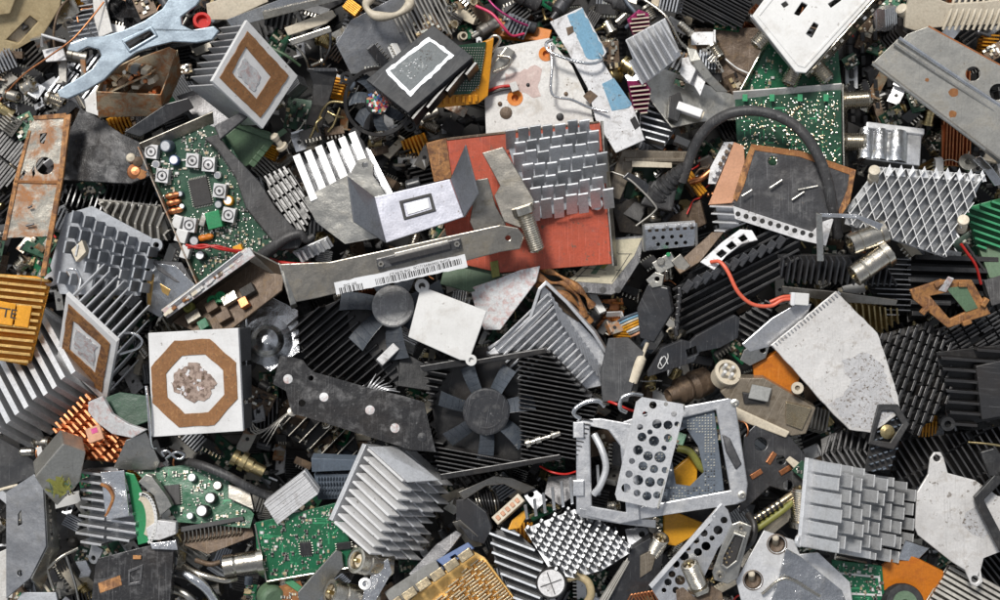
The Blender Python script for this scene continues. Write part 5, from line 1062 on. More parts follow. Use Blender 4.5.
# ---- middle bottom
o = T('circuit_board', 'bright green circuit board with a square chip beside the large silver sink', 'circuit board', 303, 540, 20, 0, 260, 8)
pcb(o, [(255,523),(340,502),(352,552),(348,566),(268,580),(258,574)], mat='pcb', dens=1.6, seed=17, chips=[(306,548,11,13,5,1),(344,545,14,7,8)], caps=[])
q = o.p('tin_edge', bevel=.3); q.sheet([((254,524,22),(255,528,8)),((266,582,22),(267,586,6)),((350,568,22),(350,572,6))], 1.5, 'nickel')
q = o.p('pin_row', bevel=0)
for i in range(16): q.lathe(o.wp(292+i*3.1, 517-i*.75, 20), (0,0,1), [(1.1,0),(1,1.5),(.1,2)], 'palegold', 8)
sink('small pale ribbed heat sink block lying above the bright green board', [(263,504),(303,473),(318,493),(277,526)], 34, 128, 250, 14, 8, 10, t=2.8, mat='alu_lt', fmat='alu_white', bt=7)
o = T('slot_connector', 'blue grey slotted connector block behind the large silver sink', 'connector', 332, 478, 4, -6, 260, 16); q = o.p('slot_connector', bevel=.5)
q.poly([(311,458),(356,460),(356,470),(312,472)], -14, 0, 'bluegray'); q.poly([(314,474),(352,474),(350,498),(318,500)], -16, -6, 'bluegray')
for i in range(5): q.box(o.wp(316+i*8.4, 463+i*.3, 5), (4,4,3), 'slate'); 
for j in range(4):
    for i in range(12): q.box(o.wp(318+i*3, 478+j*5, -1), (1.6,3,2), 'bluegray')
o = T('heat_sink', 'large silver heat sink with deep stepped fins beside the green board', 'heat sink', 385, 500, 20)
q = o.p('base_plate', bevel=.6); q.sheet([((366,445,46),(332,521,46)),((412,449,-14),(380,522,-14))], 5, 'alu_lt')
f = o.p('fin_array', bevel=.5)
for i in range(10):
    t = i/9; bx, by = 368-t*33, 448+t*73; ln = 1+f.r.uniform(-.05, .05)
    for s_ in range(4):
        dx, z = s_*12.5, 46-s_*15; sl = ln*(1+f.r.uniform(-.06, .06)); fx, fy = 37*sl+f.r.uniform(-1, 1), 34*sl+f.r.uniform(-1, 1)
        f.sheet([((bx+dx, by+dx*.06, z), (bx+fx+dx, by+fy+dx*.06, z-2)), ((bx+dx+11, by+(dx+11)*.06, z-13), (bx+fx+dx+11, by+fy+(dx+11)*.06, z-15))], 2.6 if s_ == 0 else 2, 'alu_face' if s_ == 0 else 'alu_lt')
q = o.p('top_face', bevel=.6); q.sheet([((368,446,47),(408,482,45)),((396,446,30),(440,480,28))], 1.6, 'alu_lt')
for (x0,y0,x1,y1,lb) in ((384,566,356,560,'silver coax socket with a brass pin hole below the large silver sink'),(372,602,330,592,'open ended coax socket with a spoked centre near the bottom')):
    o = T('coax_socket', lb, 'coax socket', x0, y0, 24); q = o.p('coax_socket', bevel=0); a, b = o.wp(x0,y0,10), o.wp(x1,y1,36); fconn(q, a, b-a, 13, (b-a).length, 'nickel', threaded=False)
o = plate('socket_bracket', 'bright steel bracket with a screw eye between two coax sockets', 'bracket', [(364,590),(376,566),(388,558),(392,572),(376,600),(362,604)], 30, 60, 10, 3, 'chrome', holes=[(364,584,2)])
q = o.p('screw_eye', bevel=0); q.lathe(o.wp(365,584,30), (0,.2,1), [(6,0),(6,3),(3,3.4),(2.6,0)], 'alu_lt', 18)
plate('bent_tin', 'bright bent tin bracket standing below the green board', 'tin bracket', [(298,592),(336,550),(342,552),(344,566),(316,604),(300,608)], 26, 320, 20, 3, 'steel')
o = T('control_knob', 'dull green round knob at the bottom beside a red brown board', 'knob', 262, 594, 20, 0, 150, 20); o.p('control_knob', bevel=0).lathe((0,0,-16), (.6,-.3,.6), [(13,0),(13,10),(12,14),(9,16)], 'green_pl', 24)
o = T('circuit_board', 'red brown board scrap with a green edge at the bottom', 'board scrap', 298, 594, 16, 0, 120, 10); pcb(o, [(272,588),(300,580),(312,610),(270,612)], mat='rust', dens=1, seed=5, traces=False)
k = o.p('green_edge', bevel=.4); k.poly([(284,582),(290,578),(320,600),(318,606)], .5, 3, 'green_br')
plate('gray_slab', 'smooth green grey metal slab beside the gold finned sink', 'metal slab', [(384,592),(424,566),(436,560),(440,568),(420,590),(396,612)], 22, 120, 10, 10, 'gray_pl')
plate('gray_slab', 'dull grey metal slab leaning under the large silver sink corner', 'metal slab', [(408,574),(436,544),(456,530),(462,534),(450,550),(420,580)], 8, 120, 14, 8, 'steel_dk')
# gold sink
o = sink('gold pin heat sink with a toothed cream edge at the bottom', [(404,604),(470,550),(484,558),(524,612),(410,618)], 30, -52, 120, 8, 12, 22, t=2.0, m=4, gap=4, hj=.12, stag=5, mat='gold', fmat='gold', emat='palegold', bt=5, fq=[(430,604),(476,558),(484,560),(524,612)])
q = o.p('toothed_edge', bevel=.8)
for i in range(6): q.box(o.wp(466-i*14, 555+i*9.6, 38), (14.5,9,10), 'palegold', 35+52)
plate('clip_block', 'blue plastic block between grey slab and gold pin sink', 'plastic block', [(436,560),(468,542),(474,548),(446,568)], 22, 120, 14, 8, 'blue_pl', holes=[[(450,557),(455,554),(458,557),(453,560)]])
# ---- big black fan sink
o = T('fan_heat_sink', 'large black fan heat sink with blue grey blades and thin wire like fins', 'fan heat sink', 505, 414, 34, -10, 200, 5)
b_ = o.p('base_plate', bevel=.8); L = [tuple(o.loc(x,y,0)[:2]) for x,y in [(420,364),(546,349),(586,392),(600,402),(578,458),(440,478)]]; b_.lpoly(L, -34, -28, 'black')
f = o.p('fin_array', bevel=.3)
La = [tuple(o.loc(x,y,0)[:2]) for x,y in [(516,356),(547,349),(588,394),(600,404),(578,459),(520,466)]]
def fset(L, n, h, rot_=True):
    L2 = [(y, -x) for x, y in L]; xs = [p[0] for p in L2]; ys = [p[1] for p in L2]
    g = Part(o, 'fin_array'); g.r = rng('fs', n); fins(g, max(xs)-min(xs)-2, max(ys)-min(ys), h, n, 1.5, -28.4, 1, 1, 2, 'black', 'black_ed', cx=(max(xs)+min(xs))/2, cy=(max(ys)+min(ys))/2, clip=L2, tj=.1, hj=.01)
    vs = [(-y, x, z) for x, y, z in g.v]; n0 = len(f.v); f.v += vs
    for fc, m_ in zip(g.f, g.m): f.f.append([n0+j for j in fc]); f.m.append(f.mi(g.slots[m_])); f.s.append(False)
fset(La, 26, 28)
fset([tuple(o.loc(x,y,0)[:2]) for x,y in [(420,364),(462,358),(452,368),(436,392),(430,420)]], 9, 28)
fset([tuple(o.loc(x,y,0)[:2]) for x,y in [(428,440),(438,440),(460,456),(520,462),(440,478)]], 8, 28)
c0 = o.loc(486,412,0); fan(o, (c0.x,c0.y,-1), 51, 23, 7, 15, ring=False, a0=24, hand=-1, sweep=.06, span=.48)
q = o.p('edge_bar', bevel=.8); q.poly([(419,366),(460,359),(462,362),(520,352),(545,348),(547,353),(522,358),(424,372)], -10, 1, 'black'); q = o.p('edge_bar', bevel=.8); q.poly([(440,474),(500,464),(560,454),(562,459),(502,470),(441,480)], -10, 1, 'black')
o = T('metal_stud', 'small bright threaded stud lying on the wire like black fins', 'stud', 540, 440, 40); q = o.p('metal_stud', bevel=0); a, b = o.wp(525,444,38), o.wp(560,433,38); v = b-a
q.lathe(a, v, [(2,0),(4.5,1),(4.5,5),(2.6,6),(2.6,10),(3.8,11),(3.8,16),(2,17),(2,26),(3.6,27),(2.6,v.length)], 'nickel', 14)
o = T('insulated_wire', 'thin red wire curling along the bottom of the large fan heat sink', 'wire', 560, 470, 20); o.p('insulated_wire', bevel=0).tube([(540,466,10),(552,472,20),(566,474,20),(580,470,14)], 1.1, 'redwire')
o = T('insulated_wire', 'red wire passing behind the perforated strip beside the metal frame', 'wire', 620, 404, 20); o.p('insulated_wire', bevel=0).tube([(604,400,14),(616,404,22),(630,410,22),(644,412,14)], 1.4, 'redwire')
# ---- socket frames
o = T('chip_socket', 'bright steel hinged socket frame standing open beside the fan heat sink', 'socket frame', 606, 458, 42, 0, 160, 8)
q = o.p('outer_frame', bevel=1.2); q.poly([(576,420),(600,418),(634,424),(640,520),(620,524),(576,514)], -4, 0, 'alu', holes=[[(590,426),(608,430),(620,446),(626,512),(592,506)]])
k = o.p('hinge', bevel=.8)
for y in (430,488): k.poly([(573,y-8),(584,y-8),(584,y+8),(573,y+8)], -1, 4, 'alu')
k = o.p('latch_lever', bevel=0); k.tube([(594,434,46),(602,450,50),(606,468,50),(600,486,48),(594,494,44)], 3.4, 'alu_lt', 10)
k.tube([(604,406,40),(598,401,44),(586,402,44),(576,408,44),(574,414,42),(580,418,38)], 2.6, 'chrome', 10)
k.tube([(626,412,42),(620,408,46),(622,398,46),(632,394,46),(642,395,42)], 2.4, 'chrome', 10)
k = o.p('cross_bar', bevel=.6); k.sheet([((580,508,42),(580,517,42)),((620,516,42),(620,524,42)),((656,520,38),(656,528,38))], 3, 'alu')
o = T('chip_socket', 'bright steel socket frame around a black grid of gold contacts', 'socket frame', 693, 458, 44, -8, 150, 6)
q = o.p('outer_frame', bevel=1.4); q.poly([(616,424),(650,412),(728,398),(735,400),(748,484),(746,500),(738,504),(640,519),(634,512)], -5, 0, 'alu', holes=[[(632,430),(716,410),(730,490),(642,506)]])
q.poly([(722,434),(730,438),(742,464),(736,470),(726,452)], 0, 2.4, 'steel_dk')
k = o.p('contact_grid', bevel=.3); k.poly([(628,428),(714,408),(724,490),(644,508)], -9, -5, 'bluegray', holes=[[(668,436),(686,428),(698,446),(704,472),(690,486),(676,484)]])
g_ = k.sub('gold_contact', bevel=0)
for i in range(30):
    for j in range(34):
        x, y = 630+i*2.9, 412+j*2.8
        ed = 429-(x-630)*.22
        if y < ed+2 or x > 712+(y-410)*.12 or y > 506-(x-640)*.2: continue
        if 666 < x < 704 and 428+abs(x-684)*.3 < y < 486: continue
        if g_.r.random() < .12: continue
        l = o.loc(x, y, -5); g_.box((l.x,l.y,-4.6), (1.5,1,1.2), 'solder' if (x > 686 and y < 452) else g_.r.choice(['ink','bluegray','solder']), 30)
k = o.p('frame_screw', bevel=0)
for x, y in ((742,495),(735,403)): l = o.loc(x,y,0); k.lathe((l.x,l.y,-1), (0,0,1), [(4,0),(4,2.6),(2,3),(1.8,1)], 'steel', 16)
# perforated strip
def perfo(o, q, out, h0, h1, mat, holes, fills=()): q.poly(out, h0, h1, mat, holes=holes)
o = T('perforated_strip', 'shiny perforated steel strip with large and small holes lying on the socket frames', 'perforated strip', 648, 452, 62, 0, 200, 6)
q = o.p('perforated_strip', bevel=.5); hl = [(653,405,3.6),(645,414,2.6),(666,404,3),(674,414,2.8),(657,424,4.6),(668,425,4.4),(677,424,2.6),(640,427,3),(650,432,2.6),(642,437,4.4),(654,441,5),(668,438,4),(664,448,2.6),(638,450,4.8),(648,456,4.6),(660,457,5.4),(671,457,4.2),(632,461,3),(643,466,4.4),(654,469,4),(665,470,4.6),(629,474,3.6),(638,480,5),(650,482,4.8),(661,482,5),(671,470,2.4),(626,488,4.4),(637,493,3.4),(647,496,4.4),(657,495,3.6)]
q.poly([(636,402),(642,397),(683,404),(684,412),(660,506),(654,508),(617,500),(615,494)], -1.6, 0, 'alu_lt', holes=hl)
q.sheet([((683,404,62),(684,405,54)),((657,508,62),(658,509,54))], 1.4, 'steel')
# yellow bracket
o = T('plastic_bracket', 'yellow orange plastic bracket showing under the socket frame', 'plastic bracket', 684, 520, 8, 0, 0, 6); q = o.p('plastic_bracket', bevel=1)
q.poly([(664,478),(690,456),(698,462),(696,500),(676,506),(676,512),(706,524),(700,532),(676,546),(664,544)], -6, 0, 'yellow')
q.tube([(678,448,12),(690,452,16),(700,466,14),(704,470,12)], 4, 'olive', 8)
o = T('steel_ring', 'steel ring gear beneath the socket frame corner', 'ring', 700, 516, 0, 0, 60, 12); o.p('steel_ring', bevel=0).lathe((0,0,-8), (0,0,1), [(24,0),(24,6),(17,6),(16,0)], 'steel_dk', 36)
# hex pin sink
o = sink('silver pin heat sink with many small square pins and round screw ears', [(523,524),(574,504),(596,512),(636,545),(602,566),(574,574),(552,570)], 36, -28, 100, 22, 20, 12, t=3.4, m=12, gap=1.9, mat='alu_dk', fmat='alu_dk', emat='fin_mid', hj=.005, tj=.1, bt=5, ears=[(531,494,7),(642,534,7)])
f = o.p('curved_fin', bevel=.5)
for i in range(9): f.sheet([((526+i*9, 520-i*3, 38),(524+i*9, 502-i*5+abs(i-4), 14)),((529+i*9, 519-i*3, 38),(527+i*9, 501-i*5+abs(i-4), 14))], 1.5, 'fin_gray')
sink('bluish grey heat sink with curved overlapping fins near the bottom', [(488,530),(510,526),(534,548),(546,566),(540,604),(516,604),(492,560)], 24, 70, 120, 14, 20, 8, t=3, m=1, mat='slate', emat='fin_gray', fmat='fin_gray')
o = T('capacitor', 'large round capacitor with a scored silver top near the bottom', 'capacitor', 551, 583, 44, 0, 120, 8); q = o.p('can_sleeve', bevel=0); q.lathe((0,0,-50), (0,0,1), [(15,0),(15,49),(14.2,50),(13,49.2)], 'black_pl', 32, caps=False)
k = q.sub('silver_top', bevel=0); k.lathe((0,0,-1.4), (0,0,1), [(13.4,0),(13,.8),(.1,1)], 'alu_white', 32); k.box((0,0,-.2), (22,1,.6), 'steel_dk', 20); k.box((0,0,-.25), (1,22,.6), 'steel_dk', 20)
o = T('fibre_ring', 'tan fibre ring standing behind the large capacitor', 'ring', 576, 588, 20); o.p('fibre_ring', bevel=0).tube([(568,578,20),(578,576,26),(588,582,28),(591,594,26),(586,604,20)], 4, 'tan', 12)
# ridged box and thread socket
o = T('tuner_box', 'ridged grey steel box with a threaded socket beside the perforated bracket', 'tuner box', 636, 575, 22, 0, 250, 14); q = o.p('box_body', bevel=.8)
q.poly([(632,548),(650,538),(664,548),(660,576),(632,612),(604,612)], -18, 0, 'steel_dk'); q.poly([(640,556),(652,550),(656,556),(652,570),(640,578)], 0, 2, 'amber')
for i in range(4): q.tube([(634-i*3,552+i*3,24),(604-i*4,606+i*2,22)], 1.3, 'fin_warm', 6, 1)
k = o.p('coax_socket', bevel=0); a, b = o.wp(648,564,10), o.wp(660,540,34); fconn(k, a, b-a, 8.5, (b-a).length+4, 'nickel', nut=False)
q = o.p('copper_winding', bevel=0)
for i in range(9): q.tube([(628+i*3.4,600-i*.6,24),(632+i*3.4,594-i*.6,28),(638+i*3.4,602,24)], 1.1, 'copper', 6, 3)
# perforated bracket with D-sub
o = T('perforated_bracket', 'perforated grey bracket carrying a serial port socket and a threaded plug', 'perforated bracket', 706, 552, 48, 0, 190, 10)
q = o.p('perforated_bracket', bevel=.6)
hl = [(714,516,3),(724,520,3.4),(708,524,3),(718,530,4.4),(704,533,3.6),(712,538,2.6),(696,540,4.6),(706,546,4.4),(688,548,3),(698,552,4),(684,556,4.6),(694,562,3.4),(676,564,3.6),(686,568,4.4),(672,574,3.4),(680,580,5),(668,582,3.6),(676,590,3.4),(664,590,2.4)]
q.poly([(650,586),(722,504),(728,510),(734,530),(718,548),(690,606),(660,602)], -2, 0, 'alu', holes=hl); q.sheet([((649,585,50),(652,588,50)),((721,503,50),(725,506,50))], 3, 'alu_lt')
k = o.p('serial_port', bevel=1.2); k.poly([(722,544),(732,524),(740,521),(752,526),(746,546),(738,578),(728,584),(714,580),(712,572)], -2, 3, 'steel')
k.poly([(722,556),(734,532),(746,536),(738,562),(726,570),(720,566)], 3, 9, 'steel', holes=[[(724,556),(735,535),(743,538),(736,560),(727,567),(723,564)]]); k.poly([(724,556),(735,535),(743,538),(736,560),(727,567),(723,564)], 3, 6, 'ink')
pr = k.sub('port_pin', bevel=0)
for i in range(5): pr.lathe(o.wp(737-i*2.6, 540+i*5.4, 54), (0,0,1), [(1.3,0),(1.2,4),(.2,5)], 'palegold', 8)
for i in range(4): pr.lathe(o.wp(732-i*2.4, 542+i*5.2, 54), (0,0,1), [(1.3,0),(1.2,4),(.2,5)], 'palegold', 8)
for x, y in ((741,527),(720,575)): l = o.loc(x,y,3); k.lathe(l, (0,0,1), [(4,0),(4,3),(2,3),(1.8,0)], 'nickel', 6)
k = o.p('coax_socket', bevel=0); a, b = o.wp(700,588,44), o.wp(690,566,58); fconn(k, a, b-a, 9, (b-a).length+3, 'nickel')
o = T('rusty_tag', 'rusty brown metal tag at the bottom under the serial port bracket', 'metal tag', 702, 592, 44, 0, 90, 10); o.p('rusty_tag', bevel=.6).poly([(676,590),(700,578),(722,592),(726,612),(678,612)], -3, 0, 'umber')
# tuner front with two coax holes
o = T('tuner_casting', 'pale steel tuner front with two recessed coax sockets and a wavy shiny skin', 'tuner front', 790, 566, 42, 0, 118, 5)
q = o.p('front_plate', bevel=1.4); q.poly([(736,580),(764,530),(794,540),(800,554),(818,552),(850,582),(854,612),(744,612)], -4, 0, 'alu_lt', holes=[(777,544,8.5),(753,580,8.5)])
q.poly([(786,548),(800,556),(842,590),(850,612),(764,612),(776,588)], 0, 5, 'chrome')
for x, y in ((777,544),(753,580)):
    k = o.p('coax_socket', bevel=0); l = o.loc(x,y,0); k.lathe((l.x,l.y,-12), (0,0,1), [(9,12.6),(10,12.4),(9.6,11),(8.2,2),(.2,0)], 'umber', 24, caps=False); k.lathe((l.x,l.y,-12), (-.1,.5,1), [(3.4,0),(3.2,14),(2,15)], 'ivory', 12)
q.tube([(762,594,48),(786,578,52),(820,596,50)], 1.6, 'nickel', 8)
# silver offset sink
o = sink('bright silver heat sink with broad stepped fins beside the white eared plate', [(838,462),(866,468),(890,474),(922,488),(918,545),(900,565),(830,552)], 50, -6, -4, 46, 32, 8, t=2.2, m=7, gap=2.6, stag=3, mat='alu_lt', fmat='fin_mid', emat='alu_face', hj=.13, tj=1.0, bt=4, ears=[(801,541,6)])  # darker fins under paler tips: shade between the fins put into the colour
# eared plate
o = T('eared_plate', 'white corroded plate with two screw ears and grey smudges', 'metal plate', 962, 518, 40, 0, 150, 4)
q = o.p('eared_plate', bevel=1.2); q.poly([(930,458),(934,452),(941,452),(944,458),(948,473),(975,480),(998,496),(1030,500),(1030,540),(984,558),(981,570),(983,582),(977,587),(971,584),(965,570),(952,562),(918,535),(915,528),(917,492),(928,474)], -4, 0, 'alu_speck', holes=[(937,458,3.4),(975,579,3.4)])
q = o.p('smudge', bevel=0); q.poly([(966,512),(976,506),(988,512),(994,526),(984,538),(972,534),(962,524)], 0, .25, 'alu_bare')
o = T('angled_bar', 'bent black bar with a stud crossing the white eared plate', 'metal bar', 986, 496, 56, 0, 180, 6); q = o.p('angled_bar', bevel=1)
q.poly([(974,497),(998,471),(1020,470),(1020,478),(1000,484),(984,500),(1008,546),(1000,552),(976,504)], -7, 0, 'black_pl'); q.poly([(980,452),(994,448),(1010,462),(1010,478),(990,476)], -10, 0, 'black_pl')
# dark ones
sink('black heat sink with nested V fins above the bright stepped silver sink', [(822,436),(842,426),(872,438),(866,470),(824,470)], 16, 8, 120, 16, 20, 8, t=2.4, mat='black', fmat='black', emat='black_ed', chev=8)
o = sink('black square frame on a fine mesh grid behind the stepped silver sink', [(872,442),(880,404),(894,404),(908,420),(892,470),(866,472)], 40, -72, 120, 6, 8, 9, t=1.6, m=10, gap=2, mat='black', fmat='bluegray')
q = o.p('square_rim', bevel=1); q.poly([(868,444),(878,404),(898,404),(910,424),(894,450)], 8, 12, 'black_pl', holes=[[(874,440),(882,411),(894,411),(902,424),(890,442)]])
o = T('brass_disc', 'dull brass disc inside the black square frame', 'disc', 888, 432, 42); o.p('brass_disc', bevel=0).lathe((0,0,-6), (0,0,1), [(7,0),(7,4),(3,5),(.1,5)], 'brass', 24)
sink('black heat sink with many leaning serrated fins behind the white eared plate', [(900,440),(1010,424),(1010,500),(960,486),(944,462),(926,470),(920,490),(894,476)], -4, 30, 110, 10, 18, 18, t=2.2, m=3, gap=2, mat='black', emat='black_ed')
sink('black heat sink of slanted fins at the corner beyond the bent bar', [(966,560),(1010,540),(1010,600),(990,590)], 0, 40, 0, 10, 16, 8, t=2.4, mat='black', emat='black_ed')
o = plate('steel_bracket', 'grey steel plate with round holes and punched slots beside the socket frame', 'steel plate', [(744,436),(760,420),(790,436),(826,480),(812,498),(790,492),(770,486),(740,514)], 14, 30, 10, 3, 'steel_dk', holes=[(761,444,6.5),(781,460,4.6),(788,485,5)])
q = o.p('punched_slot', bevel=.3)
for x, y, a in ((771,458,55),(785,470,30),(756,474,30)): l = o.loc(x,y,0); q.box((l.x,l.y,1), (13,5,2), 'copper', a)
o = T('circuit_board', 'small green board corner beside the grey plate with round holes', 'circuit board', 806, 470, 22, 0, 60, 6); pcb(o, [(792,470),(802,460),(814,468),(806,482)], mat='pcb_dk', dens=1, seed=9, traces=False)
o.p('white_edge', bevel=.6).poly([(790,456),(816,474),(814,484),(826,500),(818,502),(796,470),(786,460)], -4, -1, 'ivory')
o = T('threaded_sleeve', 'threaded nickel sleeve standing beside the bright stepped silver sink', 'threaded sleeve', 800, 505, 30); q = o.p('threaded_sleeve', bevel=0); a, b = o.wp(800,526,18), o.wp(800,488,24); fconn(q, a, b-a, 9.5, (b-a).length, 'nickel', nut=True)
o = T('fuse_rod', 'yellow and black banded rod beside the threaded nickel sleeve', 'rod', 772, 512, 24); q = o.p('fuse_rod', bevel=0)
q.tube([(750,522,24),(778,504,24),(796,492,22)], 4, 'palegold', 10); q.tube([(752,532,22),(780,512,24),(794,500,22)], 3.6, 'olive', 10)
for i in range(6): q.lathe(o.wp(756+i*4.6, 518-i*2.9, 28), (.5,.3,0), [(4.2,0),(4.2,2.6)], 'ink', 10)
o = T('black_lever', 'black curved lever resting beside the pale tuner front', 'lever', 752, 540, 34); o.p('black_lever', bevel=.8).tube([(740,552,36),(752,540,40),(754,524,38),(748,514,30)], 3.6, 'black_pl', 8)
o = T('clear_module', 'amber clear plastic module with gold ends and silver lid above the grey plate', 'module', 775, 405, 16, -25, 250, 12); q = o.p('module_body', bevel=1.2)
q.poly([(720,392),(738,378),(764,378),(816,408),(806,434),(792,436),(740,414)], -16, 0, 'amber'); q.poly([(722,400),(742,410),(790,432),(786,438),(738,420),(718,406)], 0, 3, 'ivory'); q.poly([(742,392),(768,396),(766,404),(744,404)], 0, 3, 'ink')
k = o.p('gold_end', bevel=.8); k.poly([(786,402),(812,408),(802,430),(786,424)], 0, 3, 'palegold')
# bottom right
plate('amber_cover', 'orange clear plastic cover beneath the stepped silver sink', 'plastic cover', [(882,566),(904,552),(944,572),(936,602),(884,610)], 8, 250, 12, 5, 'orange')
o = T('circuit_board', 'green board with white square outlines at the bottom beside the orange cover', 'circuit board', 858, 580, 8, 0, 260, 6); pcb(o, [(832,560),(882,566),(886,612),(832,612)], dens=1.5, seed=23)
k = o.p('white_outline', bevel=0); k.poly([(838,572),(880,576),(882,596),(840,594)], .1, .6, 'white_cl', holes=[[(840,574),(878,578),(880,594),(842,592)]])
o = T('dark_coil', 'round black wound coil at the bottom below the orange cover', 'coil', 905, 603, 20, 0, 90, 14); q = o.p('dark_coil', bevel=0)
for i in range(7): q.lathe((0,0,-14+i*2), (0,0,1), [(20-i*.3,0),(21-i*.3,1),(20-i*.3,2)], 'black_pl', 30, caps=i == 6)
q.lathe((0,0,0), (0,0,1), [(12,0),(12,1.6),(4,1.6),(3,.2)], 'green_pl', 24)
o = sink('brownish ribbed heat sink with bright ridges in the corner', [(926,604),(950,564),(966,566),(1012,592),(1012,618),(940,616)], 24, 60, 120, 12, 12, 10, t=4, mat='steel_wm', fmat='fin_warm')
# ================================================================== things glimpsed between the larger ones
o = T('plastic_duct', 'curved black plastic duct beside the square faced heat sink', 'duct', 320, 88, -34, 0, 180, 20); q = o.p('plastic_duct', bevel=1)
q.sheet([((308,68,-30),(338,70,-30)),((313,84,-34),(334,86,-34)),((312,104,-36),(328,106,-36)),((306,124,-44),(322,128,-44))], 3, 'black_pl'); q.poly([(306,68),(336,68),(338,72),(308,72)], 4, 8, 'slate')
o = T('brass_wire', 'bent brass wires tangled below the small fan with the rainbow sticker', 'wire', 330, 110, -20); q = o.p('brass_wire', bevel=0)
for pts in ([(346,103,-10),(332,102,-14),(324,108,-18),(318,120,-26),(310,138,-34)], [(340,108,-16),(334,124,-18),(328,132,-22)], [(328,112,-18),(336,116,-16),(344,118,-20)], [(322,118,-24),(316,124,-22),(318,132,-28)]): q.tube(pts, 1.3, 'brass')
o = T('steel_rail', 'grey steel rail with rounded edge leaning on the orange socket frame', 'rail', 494, 66, 10, 0, 320, 8); q = o.p('steel_rail', bevel=1.6); q.poly([(506,46),(516,52),(494,78),(478,96),(470,94),(488,70)], -7, 0, 'steel_ch')
q = o.p('bent_claw', bevel=0); q.tube([(486,44,14),(494,36,18),(500,40,18),(492,52,14)], 1.8, 'nickel'); q.tube([(498,56,14),(510,58,18),(508,66,16),(494,72,12)], 1.6, 'nickel')
sink('black heat sink with long sloping fins below the speckled mounting plate', [(286,412),(352,424),(360,458),(330,462),(280,432)], -22, -44, 60, 8, 30, 7, t=1.4, mat='black', emat='steel_wm')
sink('black heat sink of steep fins under the octagon faced heat sink', [(246,392),(280,396),(274,430),(248,432)], -30, 0, 60, 10, 26, 8, t=2, mat='black', emat='black_ed')
plate('black_cover', 'glossy blue black plastic cover at the edge below the pale channelled sink', 'plastic cover', [(-10,432),(18,448),(38,464),(34,476),(6,488),(-10,490)], -24, 40, 16, 3, 'slate')
o = T('cream_rod', 'cream plastic rod crossing the glossy blue black cover', 'rod', 8, 488, -6); o.p('cream_rod', bevel=0).tube([(-8,492,-10),(6,488,-6),(18,485,-4)], 1.6, 'ivory')
o = T('small_resistor', 'little white tagged resistor above the square aluminium can', 'resistor', 36, 452, 0); q = o.p('resistor_body', bevel=.3); q.lathe(o.wp(20,452,-4), (1,.05,0), [(3,0),(4.5,2),(4.5,12),(3,15)], 'nickel', 14); q.box(o.wp(40,451,2), (6,9,4), 'white_cl', 15)
q = o.p('wire_lead', bevel=0); q.tube([(38,446,2),(36,454,4),(40,464,2)], .9, 'copper')
# heap of parts under the large fan heat sink
o = T('connector_block', 'cream grooved connector block beside a yellow part under the fan heat sink', 'connector', 508, 509, 6, 42, 130, 16); q = o.p('connector_block', bevel=1); q.box((0,0,-4), (36,10,9), 'ivory')
for i in range(5): q.box((-13+i*6.4, 0, 1), (4,5,1.4), 'peach', 0)
plate('yellow_block', 'translucent yellow plastic block beside the cream grooved connector', 'plastic block', [(512,520),(524,510),(528,514),(520,528),(508,530)], -4, 60, 14, 8, 'yellow')
plate('black_bracket', 'angular black plastic bracket between the gold pin sink and fan heat sink', 'bracket', [(456,500),(468,498),(486,512),(492,528),(484,544),(470,540),(456,522)], 4, 200, 16, 6, 'slate')
plate('bronze_shell', 'brownish tin shell corner below the angular black bracket', 'tin shell', [(452,522),(460,520),(478,536),(482,546),(468,548)], 0, 220, 30, 4, 'steel_wm')
plate('gray_arch', 'grey folded steel arch under the lower edge of the fan heat sink', 'steel arch', [(458,492),(494,476),(512,478),(536,488),(524,494),(504,484),(486,486),(464,500)], 4, 300, 16, 3, 'steel_wm')
o = T('wire_bundle', 'bundle of dark wires with pale ends under the folded steel arch', 'wire bundle', 484, 500, -6); q = o.p('wire_bundle', bevel=0)
for i in range(8): q.tube([(474+i*3,490,-10),(477+i*3,502,-2+i),(482+i*2.4,514,-8)], 1.1, q.r.choice(['nickel','black_pl','steel_dk']), 6)
o = T('brown_grommet', 'brown rubber bellows plug deep under the scratched plate', 'grommet', 690, 388, -8); q = o.p('brown_grommet', bevel=0); a, b = o.wp(668,396,-2), o.wp(712,378,-24)
q.lathe(a, b-a, [(2,4),(4,2),(7,0),(8,4),(9,10),(13,14),(14,22),(12,26),(15,32),(14,48),(8,50)], 'umber', 24)
o = T('cream_switch', 'small slide switch with pale body below the round white socket', 'switch', 744, 390, 6, -28, 100, 12); q = o.p('switch_body', bevel=.6); q.box((0,0,-4), (40,9,8), 'ivory'); k = o.p('slider', bevel=.4); k.box((-4,0,2), (10,4,4), 'ink')
plate('gray_tab', 'dull blue grey plastic tab beside the orange block', 'plastic tab', [(752,384),(772,388),(768,402),(748,398)], 22, 120, 14, 4, 'gray_pl')
